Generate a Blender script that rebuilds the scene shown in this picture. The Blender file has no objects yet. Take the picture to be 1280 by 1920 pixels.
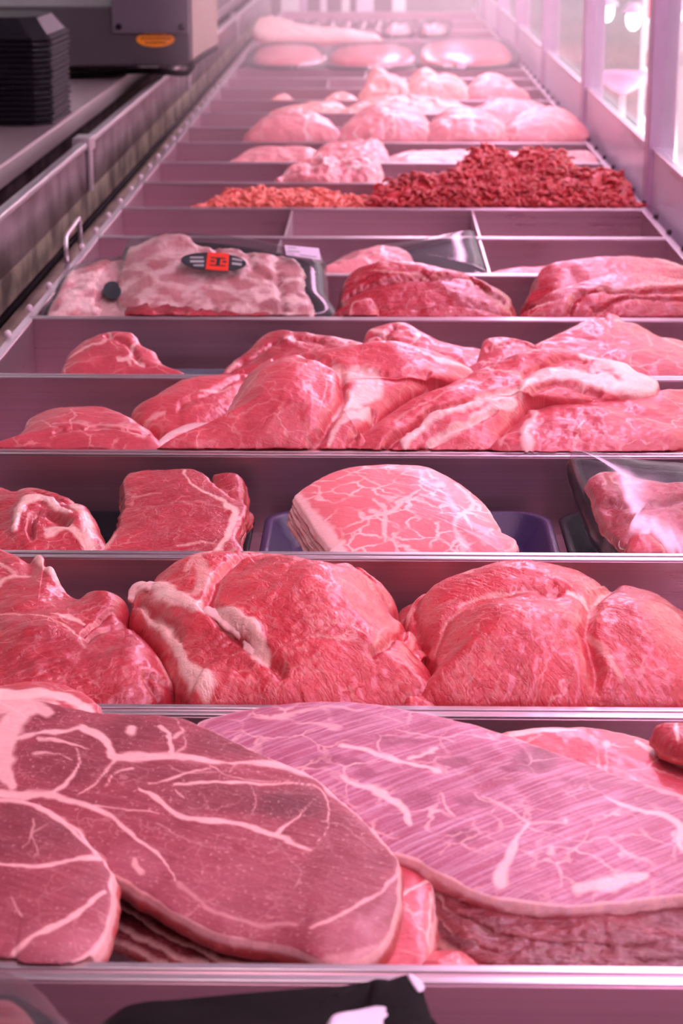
import bpy, math, random
import numpy as np
from mathutils import Vector, Matrix
random.seed(7); RNG = np.random.default_rng(7)
S = bpy.context.scene
# ------------------------------------------------------------------ camera
RZ = 0.95                                   # height of the tray rims
F = 3800.0; PITCH = math.atan(1154/F); YAW = math.radians(0.98)
CAM = np.array([0.0, 0.0, RZ+0.4554])
cd = bpy.data.cameras.new('camera'); cam = bpy.data.objects.new('camera', cd); S.collection.objects.link(cam)
cam.location = CAM; cam.rotation_euler = (math.pi/2-PITCH, 0, YAW)
cd.sensor_fit = 'VERTICAL'; cd.sensor_height = 24.0; cd.lens = F/1920*24.0
cd.clip_start = 0.05; cd.clip_end = 60
cd.dof.use_dof = True; cd.dof.focus_distance = 1.42; cd.dof.aperture_fstop = 11.0
S.camera = cam
# ------------------------------------------------------------------ view, world, lights
S.view_settings.view_transform = 'Standard'; S.view_settings.look = 'None'
S.view_settings.gamma = 1.0; S.view_settings.use_curve_mapping = False
S.view_settings.exposure = -0.50
S.cycles.use_denoising = True
S.cycles.max_bounces = 8; S.cycles.transparent_max_bounces = 12; S.cycles.volume_bounces = 1
W = bpy.data.worlds.new('world'); S.world = W; W.use_nodes = True
W.node_tree.nodes['Background'].inputs[0].default_value = (1.0, 0.70, 0.80, 1)
W.node_tree.nodes['Background'].inputs[1].default_value = 0.11
def area(name, loc, rot, sx, sy, power, col):
    l = bpy.data.lights.new(name, 'AREA'); l.shape = 'RECTANGLE'; l.size = sx; l.size_y = sy
    l.energy = power; l.color = col
    o = bpy.data.objects.new(name, l); o.location = loc; o.rotation_euler = rot; S.collection.objects.link(o); return o
area('case_lamp', (0.30, 4.2, RZ+0.82), (0, math.radians(20), 0), 0.08, 8.6, 62, (1.0, 0.50, 0.82))
area('far_fill_light', (0.10, 6.8, RZ+0.85), (0, math.radians(5), 0), 0.08, 4.4, 26, (1.0, 0.60, 0.76))  # unseen fill light, added to brighten the far trays
area('case_lamp_near', (-0.10, 0.80, RZ+0.85), (0, math.radians(-5), 0), 0.08, 1.5, 5.2, (1.0, 0.62, 0.72))
sl = area('shop_lamp', (3.6, 7.5, 3.2), (0, 0, 0), 2.6, 9.0, 6500, (1.0, 0.95, 0.98)); sl.data.spread = math.radians(70)

# ------------------------------------------------------------------ pixel helpers (authoring of outlines)
cp, sp_, cy, sy = math.cos(PITCH), math.sin(PITCH), math.cos(YAW), math.sin(YAW)
FWD = np.array([-sy*cp, cy*cp, -sp_]); RGT = np.array([cy, sy, 0.0]); DWN = -np.cross(RGT, FWD)
def ray(px, py):
    return FWD + RGT*((px-640)/F) + DWN*((py-960)/F)
def at_y(px, py, y):
    d = ray(px, py); return CAM + d*((y-CAM[1])/d[1])
def at_z(px, py, z):
    d = ray(px, py); return CAM + d*((z-CAM[2])/d[2])
def proj(P):
    q = P-CAM; z = q@FWD
    return np.stack([640+F*(q@RGT)/z, 960+F*(q@DWN)/z], -1)
# ------------------------------------------------------------------ object helpers
def tag(o, label=None, cat=None, group=None, kind=None):
    if label: o['label'] = label
    if cat: o['category'] = cat
    if group: o['group'] = group
    if kind: o['kind'] = kind
    return o
def empty(name, loc):
    o = bpy.data.objects.new(name, None); o.location = loc; o.empty_display_size = 0.02
    S.collection.objects.link(o); return o
def wloc(o):
    v = np.zeros(3)
    while o is not None: v = v+np.array(o.location); o = o.parent
    return v
def mk(name, V, Fc, mat, parent=None, smooth=True, attrs=None, auto=False):
    """one mesh object from world-space vertices; its origin is put at its base"""
    V = np.asarray(V, float)
    if parent is None:
        loc = np.array([V[:, 0].mean(), V[:, 1].mean(), V[:, 2].min()])
    else:
        loc = wloc(parent)
    me = bpy.data.meshes.new(name)
    me.from_pydata((V-loc).tolist(), [], [tuple(int(i) for i in f) for f in Fc])
    if attrs:
        for k, a in attrs.items():
            at = me.attributes.new(k, 'FLOAT_VECTOR', 'POINT'); at.data.foreach_set('vector', np.asarray(a, np.float32).ravel())
    me.materials.append(mat)
    if smooth: me.polygons.foreach_set('use_smooth', [True]*len(me.polygons))
    me.update()
    o = bpy.data.objects.new(name, me); S.collection.objects.link(o)
    if parent is None: o.location = loc
    else: o.parent = parent
    return o
class MB:
    def __init__(s): s.V = []; s.F = []
    def add(s, V, Fc):
        n = len(s.V); s.V += [tuple(v) for v in V]; s.F += [tuple(i+n for i in f) for f in Fc]; return s
    def box(s, x0, x1, y0, y1, z0, z1):
        V = [(x, y, z) for x in (x0, x1) for y in (y0, y1) for z in (z0, z1)]
        return s.add(V, [(0,1,3,2),(4,6,7,5),(0,4,5,1),(2,3,7,6),(0,2,6,4),(1,5,7,3)])
    def tube(s, P, r, n=8, caps=True):
        P = np.asarray(P, float); m = len(P); r = np.broadcast_to(np.asarray(r, float), (m,))
        T = np.gradient(P, axis=0); T /= np.linalg.norm(T, axis=1)[:, None]+1e-12
        up = np.array([0, 0, 1.0]) if abs(T[0][2]) < .9 else np.array([1.0, 0, 0])
        V = []
        for i in range(m):
            a = np.cross(T[i], up); a /= np.linalg.norm(a)+1e-12; b = np.cross(T[i], a); up = -b if abs(np.dot(b, up)) < 0 else up
            for k in range(n):
                t = 2*math.pi*k/n; V.append(P[i]+r[i]*(a*math.cos(t)+b*math.sin(t)))
        Fc = [(i*n+k, i*n+(k+1) % n, (i+1)*n+(k+1) % n, (i+1)*n+k) for i in range(m-1) for k in range(n)]
        if caps: Fc += [tuple(range(n))[::-1], tuple((m-1)*n+k for k in range(n))]
        return s.add(V, Fc)
    def ball(s, c, rx, ry, rz, n=10, m=7):
        V = [(c[0], c[1], c[2]-rz)]
        for i in range(1, m):
            a = math.pi*i/m
            for k in range(n):
                t = 2*math.pi*k/n
                V.append((c[0]+rx*math.sin(a)*math.cos(t), c[1]+ry*math.sin(a)*math.sin(t), c[2]-rz*math.cos(a)))
        V.append((c[0], c[1], c[2]+rz)); L = len(V)-1
        Fc = [(0, 1+(k+1) % n, 1+k) for k in range(n)]
        Fc += [(1+i*n+k, 1+i*n+(k+1) % n, 1+(i+1)*n+(k+1) % n, 1+(i+1)*n+k) for i in range(m-2) for k in range(n)]
        Fc += [(L, 1+(m-2)*n+k, 1+(m-2)*n+(k+1) % n) for k in range(n)]
        return s.add(V, Fc)
    def build(s, name, mat, parent=None, smooth=False):
        return mk(name, s.V, s.F, mat, parent, smooth)
def bevel(o, w, n=2):
    m = o.modifiers.new('bevel', 'BEVEL'); m.width = w; m.segments = n; m.limit_method = 'ANGLE'; return o
def rrect(cx, cy_, z, lx, ly, r, n=5):
    P = []
    for (sx, sy2, a0) in ((1, 1, 0), (-1, 1, 90), (-1, -1, 180), (1, -1, 270)):
        for i in range(n+1):
            a = math.radians(a0+90*i/n)
            P.append((cx+sx*(lx/2-r)+r*math.cos(a), cy_+sy2*(ly/2-r)+r*math.sin(a), z))
    return P
def loft(rings, close_first=True, close_last=True):
    n = len(rings[0]); V = [p for R in rings for p in R]
    Fc = [(i*n+k, i*n+(k+1) % n, (i+1)*n+(k+1) % n, (i+1)*n+k) for i in range(len(rings)-1) for k in range(n)]
    if close_first: Fc.append(tuple(range(n))[::-1])
    if close_last: Fc.append(tuple((len(rings)-1)*n+k for k in range(n)))
    return V, Fc
def cr(P, n, closed=False):
    """Catmull-Rom through P, resampled evenly to n points"""
    P = np.asarray(P, float); m = len(P)
    if closed: Q = np.vstack([P[-1], P, P[0], P[1]]); segs = m
    else: Q = np.vstack([2*P[0]-P[1], P, 2*P[-1]-P[-2]]); segs = m-1
    out = []
    for i in range(segs):
        p0, p1, p2, p3 = Q[i:i+4]
        t = np.linspace(0, 1, 24, endpoint=False)[:, None]
        out.append(.5*((2*p1)+(-p0+p2)*t+(2*p0-5*p1+4*p2-p3)*t**2+(-p0+3*p1-3*p2+p3)*t**3))
    C = np.vstack(out+[P[:1] if closed else P[-1:]])
    d = np.r_[0, np.cumsum(np.linalg.norm(np.diff(C[:, :2], axis=0), axis=1))]
    s = np.linspace(0, d[-1], n+1 if closed else n)
    if closed: s = s[:-1]
    return np.stack([np.interp(s, d, C[:, j]) for j in range(P.shape[1])], 1)
def _h(ix, iy, iz):
    n = (ix*374761393+iy*668265263+iz*2147483647) & 0xffffffff
    n = ((n ^ (n >> 13))*1274126177) & 0xffffffff
    return ((n ^ (n >> 16)) & 0xffff)/32767.5-1
def vn(P):
    P = np.asarray(P, float); i = np.floor(P).astype(np.int64); f = P-i; f = f*f*(3-2*f); r = 0
    for dx in (0, 1):
        for dy in (0, 1):
            for dz in (0, 1):
                w = (f[:, 0] if dx else 1-f[:, 0])*(f[:, 1] if dy else 1-f[:, 1])*(f[:, 2] if dz else 1-f[:, 2])
                r = r+w*_h(i[:, 0]+dx, i[:, 1]+dy, i[:, 2]+dz)
    return r
def fbm(P, o=3):
    r = 0; a = 1; t = 0
    for k in range(o): r = r+a*vn(P*2**k+17.3*k); t += a; a *= .5
    return r/t
def pdist(Q, L):
    """distance of points Q (n,2) to polyline L (m,2) and position along it"""
    best = np.full(len(Q), 1e9); pos = np.zeros(len(Q))
    for i in range(len(L)-1):
        a, b = L[i], L[i+1]; ab = b-a; t = np.clip(((Q-a)@ab)/(ab@ab+1e-9), 0, 1)
        d = np.linalg.norm(Q-(a+t[:, None]*ab), axis=1); m = d < best
        best[m] = d[m]; pos[m] = (i+t[m])/(len(L)-1)
    return best, pos

# ------------------------------------------------------------------ materials
def nodes(name):
    m = bpy.data.materials.new(name); m.use_nodes = True; nt = m.node_tree
    return m, nt, nt.nodes['Principled BSDF']
def N(nt, t, **kw):
    n = nt.nodes.new('ShaderNode'+t)
    for k, v in kw.items():
        if k.startswith('i_'):
            key = k[2:]; n.inputs[int(key) if key.isdigit() else key].default_value = v
        else: setattr(n, k, v)
    return n
def mth(nt, op, a, b=None, c=None, clamp=False):
    n = nt.nodes.new('ShaderNodeMath'); n.operation = op; n.use_clamp = clamp
    for i, x in enumerate((a, b, c)):
        if x is None: continue
        if isinstance(x, (int, float)): n.inputs[i].default_value = x
        else: nt.links.new(x, n.inputs[i])
    return n.outputs[0]
def mixc(nt, f, a, b):
    n = nt.nodes.new('ShaderNodeMix'); n.data_type = 'RGBA'
    for s, x in ((n.inputs[0], f), (n.inputs[6], a), (n.inputs[7], b)):
        if isinstance(x, (int, float)): s.default_value = x
        elif isinstance(x, tuple): s.default_value = (*x[:3], 1)
        else: nt.links.new(x, s)
    return n.outputs[2]
def plain(name, col, rough=.5, metal=0., bump=0., bs=60, emis=0, spec=.5, coat=0, alpha=1):
    m, nt, b = nodes(name)
    b.inputs['Base Color'].default_value = (*col, 1); b.inputs['Roughness'].default_value = rough
    b.inputs['Metallic'].default_value = metal; b.inputs['Specular IOR Level'].default_value = spec
    b.inputs['Coat Weight'].default_value = coat
    tc = N(nt, 'TexCoord'); nz = N(nt, 'TexNoise', i_Scale=bs, i_Detail=3.0)
    nt.links.new(tc.outputs['Object'], nz.inputs['Vector'])
    nt.links.new(mixc(nt, nz.outputs[0], tuple(c*.9 for c in col), tuple(min(1, c*1.1) for c in col)), b.inputs['Base Color'])
    if bump:
        bp = N(nt, 'Bump', i_Strength=bump, i_Distance=.001); nt.links.new(nz.outputs[0], bp.inputs['Height']); nt.links.new(bp.outputs[0], b.inputs['Normal'])
    if emis:
        b.inputs['Emission Color'].default_value = (*col, 1); b.inputs['Emission Strength'].default_value = emis
    return m
def steel(name, col=(.62, .57, .60), rough=.34, streak=.12, dirt=0.):
    m, nt, b = nodes(name); tc = N(nt, 'TexCoord'); mp = N(nt, 'Mapping')
    mp.inputs['Scale'].default_value = (2.0, 60, 420); nt.links.new(tc.outputs['Object'], mp.inputs[0])
    nz = N(nt, 'TexNoise', i_Scale=1.0, i_Detail=4.0); nt.links.new(mp.outputs[0], nz.inputs['Vector'])
    n2 = N(nt, 'TexNoise', i_Scale=13.0, i_Detail=4.0); nt.links.new(tc.outputs['Object'], n2.inputs['Vector'])
    c = mixc(nt, nz.outputs[0], tuple(x*.82 for x in col), tuple(min(1, x*1.12) for x in col))
    if dirt:
        r = N(nt, 'ValToRGB'); r.color_ramp.elements[0].position = .42; r.color_ramp.elements[1].position = .62
        nt.links.new(n2.outputs[0], r.inputs[0]); c = mixc(nt, mth(nt, 'MULTIPLY', r.outputs[0], dirt), c, (.12, .08, .075))
    nt.links.new(c, b.inputs['Base Color']); b.inputs['Metallic'].default_value = .88
    nt.links.new(mth(nt, 'ADD', mth(nt, 'MULTIPLY', mth(nt, 'ADD', nz.outputs[0], n2.outputs[0]), streak), rough-streak), b.inputs['Roughness'])
    bp = N(nt, 'Bump', i_Strength=.10, i_Distance=.0006); nt.links.new(nz.outputs[0], bp.inputs['Height']); nt.links.new(bp.outputs[0], b.inputs['Normal'])
    return m
def meat(name, base, dark, fat=(.86, .56, .48), marble=.0, mscale=45, mwidth=.06, ang=0., fib=.4, fibs=1., rough=.36, bump=.5,
         saw=0., speck=.2, crackle=.0, pale=(.9, .5, .55), wet=.3, sidered=.65):
    m, nt, b = nodes(name); L = nt.links.new
    pc = N(nt, 'Attribute', attribute_name='pc').outputs['Vector']
    mk_ = N(nt, 'Attribute', attribute_name='mk'); sx = N(nt, 'SeparateXYZ'); L(mk_.outputs['Vector'], sx.inputs[0])
    A, G, Bs = sx.outputs
    def rot(a, src):
        r = N(nt, 'VectorRotate', rotation_type='Z_AXIS'); r.inputs['Angle'].default_value = a; L(src, r.inputs['Vector']); return r.outputs[0]
    mp = N(nt, 'Mapping'); mp.inputs['Scale'].default_value = (28*fibs, 300*fibs, 160*fibs); L(rot(ang, pc), mp.inputs[0])
    nf = N(nt, 'TexNoise', i_Scale=1.0, i_Detail=4.0, i_Distortion=.6); L(mp.outputs[0], nf.inputs['Vector'])
    nb = N(nt, 'TexNoise', i_Scale=38.0, i_Detail=5.0); L(pc, nb.inputs['Vector'])
    ns = N(nt, 'TexNoise', i_Scale=420.0, i_Detail=3.0); L(pc, ns.inputs['Vector'])
    nl = N(nt, 'TexNoise', i_Scale=13.0, i_Detail=3.0, i_Distortion=.8); L(pc, nl.inputs['Vector'])
    # warped coordinate for the marbling net
    wv = N(nt, 'VectorMath', operation='MULTIPLY_ADD'); L(nb.outputs['Color'], wv.inputs[0]); wv.inputs[1].default_value = (.030,)*3; L(pc, wv.inputs[2])
    vo = N(nt, 'TexVoronoi', feature='DISTANCE_TO_EDGE', i_Scale=float(mscale)); L(wv.outputs[0], vo.inputs['Vector'])
    mus = mixc(nt, mth(nt, 'MULTIPLY', nb.outputs[0], 1.0), dark, base)
    mus = mixc(nt, mth(nt, 'MULTIPLY', mth(nt, 'SUBTRACT', nf.outputs[0], .5, clamp=True), fib*2.2, clamp=True), mus, pale)
    mus = mixc(nt, mth(nt, 'MULTIPLY', mth(nt, 'SUBTRACT', .5, nf.outputs[0], clamp=True), fib*2.0, clamp=True), mus, dark)
    mus = mixc(nt, mth(nt, 'MULTIPLY', mth(nt, 'SUBTRACT', .54, nl.outputs[0], clamp=True), 3.2, clamp=True), mus, dark)
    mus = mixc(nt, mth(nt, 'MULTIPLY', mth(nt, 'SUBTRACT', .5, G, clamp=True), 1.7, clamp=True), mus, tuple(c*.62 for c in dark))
    mus = mixc(nt, mth(nt, 'MULTIPLY', mth(nt, 'SUBTRACT', G, .5, clamp=True), 1.7, clamp=True), mus, pale)
    f = mth(nt, 'MULTIPLY', A, mth(nt, 'ADD', mth(nt, 'MULTIPLY', ns.outputs[0], .5), .75), clamp=True)
    if marble:
        e = mth(nt, 'SUBTRACT', mwidth, vo.outputs[0]); e = mth(nt, 'MULTIPLY', e, 1.6/mwidth, clamp=True)
        e = mth(nt, 'MULTIPLY', e, mth(nt, 'MULTIPLY', mth(nt, 'SUBTRACT', nb.outputs[0], .40, clamp=True), 9.0*marble, clamp=True))
        f = mth(nt, 'MAXIMUM', f, e)
    if speck:
        s_ = mth(nt, 'MULTIPLY', mth(nt, 'SUBTRACT', ns.outputs[0], .60, clamp=True), 7.0*speck, clamp=True); f = mth(nt, 'MAXIMUM', f, s_)
    c = mixc(nt, f, mus, mixc(nt, nb.outputs[0], fat, tuple(min(1, x*1.12) for x in fat)))
    c = mixc(nt, mth(nt, 'MULTIPLY', mth(nt, 'MULTIPLY', Bs, mth(nt, 'SUBTRACT', 1.0, f, clamp=True)), sidered), c, (.50, .055, .045))
    if saw:
        m2 = N(nt, 'Mapping'); m2.inputs['Scale'].default_value = (22, 480, 1); L(rot(math.radians(-36), pc), m2.inputs[0])
        n3 = N(nt, 'TexNoise', i_Scale=1.0, i_Detail=3.0); L(m2.outputs[0], n3.inputs['Vector'])
        sw = mth(nt, 'MULTIPLY', mth(nt, 'SUBTRACT', n3.outputs[0], .44, clamp=True), 3.2*saw, clamp=True)
        sw = mth(nt, 'MULTIPLY', sw, mth(nt, 'SUBTRACT', 1.0, Bs, clamp=True)); sw = mth(nt, 'MULTIPLY', sw, mth(nt, 'MULTIPLY_ADD', G, 3.4, -.7, clamp=True)); c = mixc(nt, sw, c, (.78, .52, .66))
    L(c, b.inputs['Base Color'])
    L(mth(nt, 'ADD', mth(nt, 'MULTIPLY', ns.outputs[0], .25), rough-.12), b.inputs['Roughness'])
    b.inputs['Subsurface Weight'].default_value = .18; b.inputs['Subsurface Radius'].default_value = (.006, .002, .0015)
    b.inputs['Subsurface Scale'].default_value = 1.0
    b.inputs['Coat Weight'].default_value = wet; b.inputs['Coat Roughness'].default_value = .16
    h = mth(nt, 'ADD', mth(nt, 'MULTIPLY', nf.outputs[0], .8), mth(nt, 'MULTIPLY', ns.outputs[0], .6))
    if saw: h = mth(nt, 'ADD', h, mth(nt, 'MULTIPLY', n3.outputs[0], .8))
    if crackle:
        mc = N(nt, 'Mapping'); mc.inputs['Scale'].default_value = (45, 120, 60); L(rot(ang, wv.outputs[0]), mc.inputs[0])
        vc = N(nt, 'TexNoise', i_Scale=1.0, i_Detail=4.0, i_Distortion=1.4); L(mc.outputs[0], vc.inputs['Vector'])
        h = mth(nt, 'ADD', h, mth(nt, 'MULTIPLY', mth(nt, 'MINIMUM', mth(nt, 'ABSOLUTE', mth(nt, 'SUBTRACT', vc.outputs[0], .5)), .07), 14*crackle))
    bp = N(nt, 'Bump', i_Strength=bump, i_Distance=.0016); L(h, bp.inputs['Height']); L(bp.outputs[0], b.inputs['Normal'])
    return m
M = {}
M['steel'] = steel('brushed_steel', (.56, .39, .44), .31, .14); M['rim'] = steel('rim_steel', (.80, .76, .79), .30, .06)  # tray steel: rosy tint paints in reflected meat and pink light
M['dirty'] = steel('smeared_steel', (.46, .38, .40), .20, .10, .9)
M['fascia'] = steel('fascia_steel', (.50, .40, .42), .42, .08)
M['foamblack'] = plain('black_foam', (.014, .013, .017), .45, bump=.3, bs=500, spec=.08)
M['foampurple'] = plain('purple_foam', (.035, .018, .075), .36, bump=.3, bs=500)
M['foamgrey'] = plain('grey_foam', (.10, .12, .15), .5, bump=.3, bs=500)
M['black'] = plain('black_rubber', (.004, .004, .004), .6, spec=.03)
M['post'] = plain('mauve_post_metal', (.56, .38, .54), .38, metal=.15)
M['kick'] = plain('pale_mauve_panel', (.80, .70, .82), .30, metal=.1)
M['boxgrey'] = plain('grey_enamel', (.085, .075, .085), .5, metal=.2, bump=.1, bs=300)
M['platel'] = plain('light_grey_plate', (.17, .15, .18), .45, metal=.3)
M['tan'] = plain('tan_metal', (.22, .15, .12), .5)
M['orange'] = plain('orange_sticker', (.90, .28, .01), .5); M['ink'] = plain('dark_ink', (.10, .04, .01), .6)
M['white'] = plain('white_paint', (.8, .8, .8), .4); M['lblpink'] = plain('label_paper', (.80, .70, .85), .5)
M['lblblack'] = plain('label_black', (.035, .045, .05), .35); M['lblred'] = plain('label_red', (.75, .04, .02), .4)
M['lblgrey'] = plain('label_grey_ink', (.42, .44, .42), .5)
M['beef'] = meat('sliced_beef', (.38, .065, .095), (.20, .022, .038), fat=(.80, .44, .43), marble=.10, mscale=60, mwidth=.03, ang=.4, fib=.32, speck=.5, rough=.5, wet=.08, bump=.35, pale=(.62, .22, .28))
M['beefsaw'] = meat('sawn_beef', (.48, .15, .25), (.33, .06, .12), fat=(.88, .55, .52), marble=.3, mscale=40, mwidth=.05, ang=-.65, fib=.2, speck=.2, rough=.5, wet=.1, bump=.4, saw=.62, pale=(.80, .40, .48))
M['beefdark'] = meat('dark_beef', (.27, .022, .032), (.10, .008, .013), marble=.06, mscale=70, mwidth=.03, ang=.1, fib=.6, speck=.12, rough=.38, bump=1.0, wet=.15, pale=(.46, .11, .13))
M['roast'] = meat('fresh_beef', (0.684, 0.062, 0.079), (0.431, 0.026, 0.040), marble=.12, mscale=35, mwidth=.03, ang=.9, fib=.18, speck=.12, rough=.30, bump=.6, crackle=.35, wet=.34, pale=(.88, .34, .36))
M['roast2'] = meat('fresh_beef_deep', (0.570, 0.044, 0.066), (0.323, 0.018, 0.032), marble=.15, mscale=45, mwidth=.03, ang=-.5, fib=.35, speck=.2, rough=.33, bump=.6, crackle=.3, wet=.34, pale=(.82, .30, .34))
M['veal'] = meat('pale_red_cut', (0.722, 0.112, 0.138), (0.539, 0.067, 0.088), fat=(.92, .62, .56), marble=.14, mscale=30, mwidth=.035, ang=.3, fib=.28, speck=.12, rough=.33, bump=.5, crackle=.2, pale=(.9, .45, .45))
M['veal2'] = meat('rosy_cut', (0.627, 0.089, 0.117), (0.451, 0.052, 0.072), fat=(.90, .58, .54), marble=.25, mscale=28, mwidth=.035, ang=-.2, fib=.22, speck=.12, rough=.4, bump=.4, pale=(.85, .38, .40))
M['pork'] = meat('marbled_pork', (.80, .22, .25), (.70, .15, .17), fat=(.90, .56, .53), marble=.62, mscale=52, mwidth=.085, ang=.5, fib=.12, speck=.25, rough=.42, bump=.3, pale=(.92, .5, .5), sidered=0)
M['tender'] = meat('tenderloin_red', (0.532, 0.036, 0.055), (0.314, 0.015, 0.028), marble=.10, mscale=20, mwidth=.03, ang=-.15, fib=.5, speck=.08, rough=.28, bump=.7, pale=(.82, .34, .38))
M['palepork'] = meat('pale_pork', (0.854, 0.336, 0.361), (.74, .26, .27), fat=(.95, .75, .70), marble=.3, mscale=25, mwidth=.06, ang=.2, fib=.2, speck=.2, rough=.35, bump=.5)
M['chick'] = meat('pale_poultry', (.92, .48, .42), (.85, .33, .28), fat=(.96, .78, .70), marble=.2, mscale=25, mwidth=.06, fib=.2, rough=.35, bump=.5)
M['ribs'] = meat('packed_ribs', (.80, .46, .43), (.50, .14, .15), fat=(.90, .68, .62), marble=.8, mscale=24, mwidth=.22, ang=1.4, fib=.3, speck=.3, rough=.4, bump=.6)
M['mince'] = meat('minced_beef', (0.627, 0.033, 0.042), (0.372, 0.011, 0.016), marble=0, fib=.3, speck=.55, rough=.4, bump=.5)
M['minceo'] = meat('minced_poultry', (.90, .25, .18), (.75, .14, .10), marble=0, fib=.3, speck=.5, rough=.4, bump=.5)
M['fat'] = meat('fat_tissue', (.90, .58, .52), (.80, .38, .36), fat=(.94, .70, .64), marble=.3, mscale=50, mwidth=.1, fib=.3, speck=.2, rough=.36, bump=.6)
M['fatwhite'] = meat('white_fat', (.90, .68, .60), (.84, .50, .45), fat=(.95, .78, .72), marble=.2, mscale=50, mwidth=.1, fib=.3, rough=.45, bump=.5)
def film_mat(name, refl=.10, bump=.5, scale=18., tint=(1, 1, 1), haze=.04):
    m = bpy.data.materials.new(name); m.use_nodes = True; nt = m.node_tree; nt.nodes.remove(nt.nodes['Principled BSDF']); L = nt.links.new
    out = nt.nodes['Material Output']; tr = N(nt, 'BsdfTransparent'); tr.inputs[0].default_value = (*tint, 1)
    gl = N(nt, 'BsdfGlossy', i_Roughness=.15); df = N(nt, 'BsdfDiffuse'); df.inputs[0].default_value = (.85, .8, .82, 1)
    tc = N(nt, 'TexCoord'); mp = N(nt, 'Mapping'); mp.inputs['Scale'].default_value = (1, 2.2, 1.5); mp.inputs['Rotation'].default_value = (0, 0, .5); L(tc.outputs['Object'], mp.inputs[0])
    nz = N(nt, 'TexNoise', i_Scale=scale, i_Detail=3.0, i_Distortion=1.2); L(mp.outputs[0], nz.inputs['Vector'])
    bp = N(nt, 'Bump', i_Strength=bump, i_Distance=.01); L(nz.outputs[0], bp.inputs['Height']); L(bp.outputs[0], gl.inputs['Normal'])
    lw = N(nt, 'LayerWeight', i_Blend=.35); L(bp.outputs[0], lw.inputs['Normal'])
    m0 = N(nt, 'MixShader'); m0.inputs[0].default_value = haze; L(tr.outputs[0], m0.inputs[1]); L(df.outputs[0], m0.inputs[2])
    ms = N(nt, 'MixShader'); L(mth(nt, 'ADD', mth(nt, 'MULTIPLY', lw.outputs['Fresnel'], .35), refl, clamp=True), ms.inputs[0])
    L(m0.outputs[0], ms.inputs[1]); L(gl.outputs[0], ms.inputs[2]); L(ms.outputs[0], out.inputs['Surface']); return m
M['film'] = film_mat('cling_film', .06, .06, 7.); M['glass'] = film_mat('clear_glass', .03, 0., 5., haze=.03)

# ------------------------------------------------------------------ setting
RIM = [.4950, .7963, 1.0977, 1.3895, 1.670, 1.957, 2.248, 2.527, 2.815, 3.087, 3.374, 3.641, 3.950, 4.216, 4.505, 4.80, 5.11, 5.40, 5.70, 6.05, 6.45, 6.9, 7.4, 7.95, 8.6]
def R(k): return RIM[k+1]                    # R(0) is the rim in front of the big slabs
struct = lambda o: tag(o, kind='structure')
struct(MB().box(-4, 6, -2, 14, -.06, 0).build('floor', plain('pale_floor', (.80, .77, .79), .25)))
struct(MB().box(-4.1, -4, -2, 14, 0, 3.4).build('wall_left', M['white']))
struct(MB().box(6, 6.1, -2, 14, 0, 3.4).build('wall_right', plain('bright_wall', (.85, .82, .84), .5)))
struct(MB().box(-4.1, 6.1, 14, 14.1, 0, 3.4).build('wall_back', plain('far_wall', (.50, .44, .47), .5)))
struct(MB().box(-4.1, 6.1, -2, 14.1, 3.4, 3.5).build('ceiling', M['white']))
# trays: each one a welded steel pan with a folded rim
TD = .068; X0 = .008
def tray_mb(k, h=TD):
    y0, y1 = R(k)+.0015, R(k+1)-.0015
    def ring(ix, iy, z): return [(-.4+ix, y0+iy, z), (.4-ix, y0+iy, z), (.4-ix, y1-iy, z), (-.4+ix, y1-iy, z)]
    rings = [ring(.0045, .0045, RZ-.006), ring(0, 0, RZ-.006), ring(0, 0, RZ-.001), ring(.001, .001, RZ), ring(.005, .005, RZ), ring(.006, .006, RZ-.001),
             ring(.0075, .0075, RZ-h), ring(.0045, .0045, RZ-h-.0015)]
    V = [p for r in rings for p in r]; n = len(rings)
    Fc = [(i*4+k2, i*4+(k2+1) % 4, (i+1) % n*4+(k2+1) % 4, (i+1) % n*4+k2) for i in range(n-1) for k2 in range(4)]
    Fc = [f[::-1] for f in Fc]
    a = 6*4; Fc.append((a, a+1, a+2, a+3)); a = 7*4; Fc.append((a+3, a+2, a+1, a))
    return V, Fc
TL = {-1: 'steel tray nearest the camera, holding a black card holder', 0: 'front steel tray filled with large marbled beef slabs', 1: 'steel tray holding three big red beef roasts',
      2: 'steel tray with black foam trays and marbled pork slices', 3: 'steel tray heaped with folded rosy pork cuts', 4: 'steel tray with thin red cuts on a grey pad',
      5: 'steel tray with wrapped ribs and whole tenderloins', 6: 'steel tray with one wrapped package in its middle compartment', 7: 'empty steel tray with two dividers',
      8: 'steel tray holding mounds of red minced meat', 9: 'steel tray just behind the mince, with loose pink pieces', 10: 'steel tray with flat pink slices behind the pink pieces',
      11: 'steel tray with a row of round pale pork joints', 12: 'steel tray just behind the round pork joints', 13: 'narrow steel tray below the pale poultry',
      14: 'steel tray holding the pale poultry', 15: 'steel tray just behind the poultry, mostly empty', 16: 'far steel tray with one short divider', 17: 'far steel tray in front of the shiny wrapped packs',
      18: 'far steel tray under the shiny wrapped packs', 19: 'far steel tray behind the shiny wrapped packs', 20: 'far steel tray holding the long pale sausage', 21: 'far steel tray below the row of dark packs',
      22: 'last steel tray at the far end of the case'}
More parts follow.
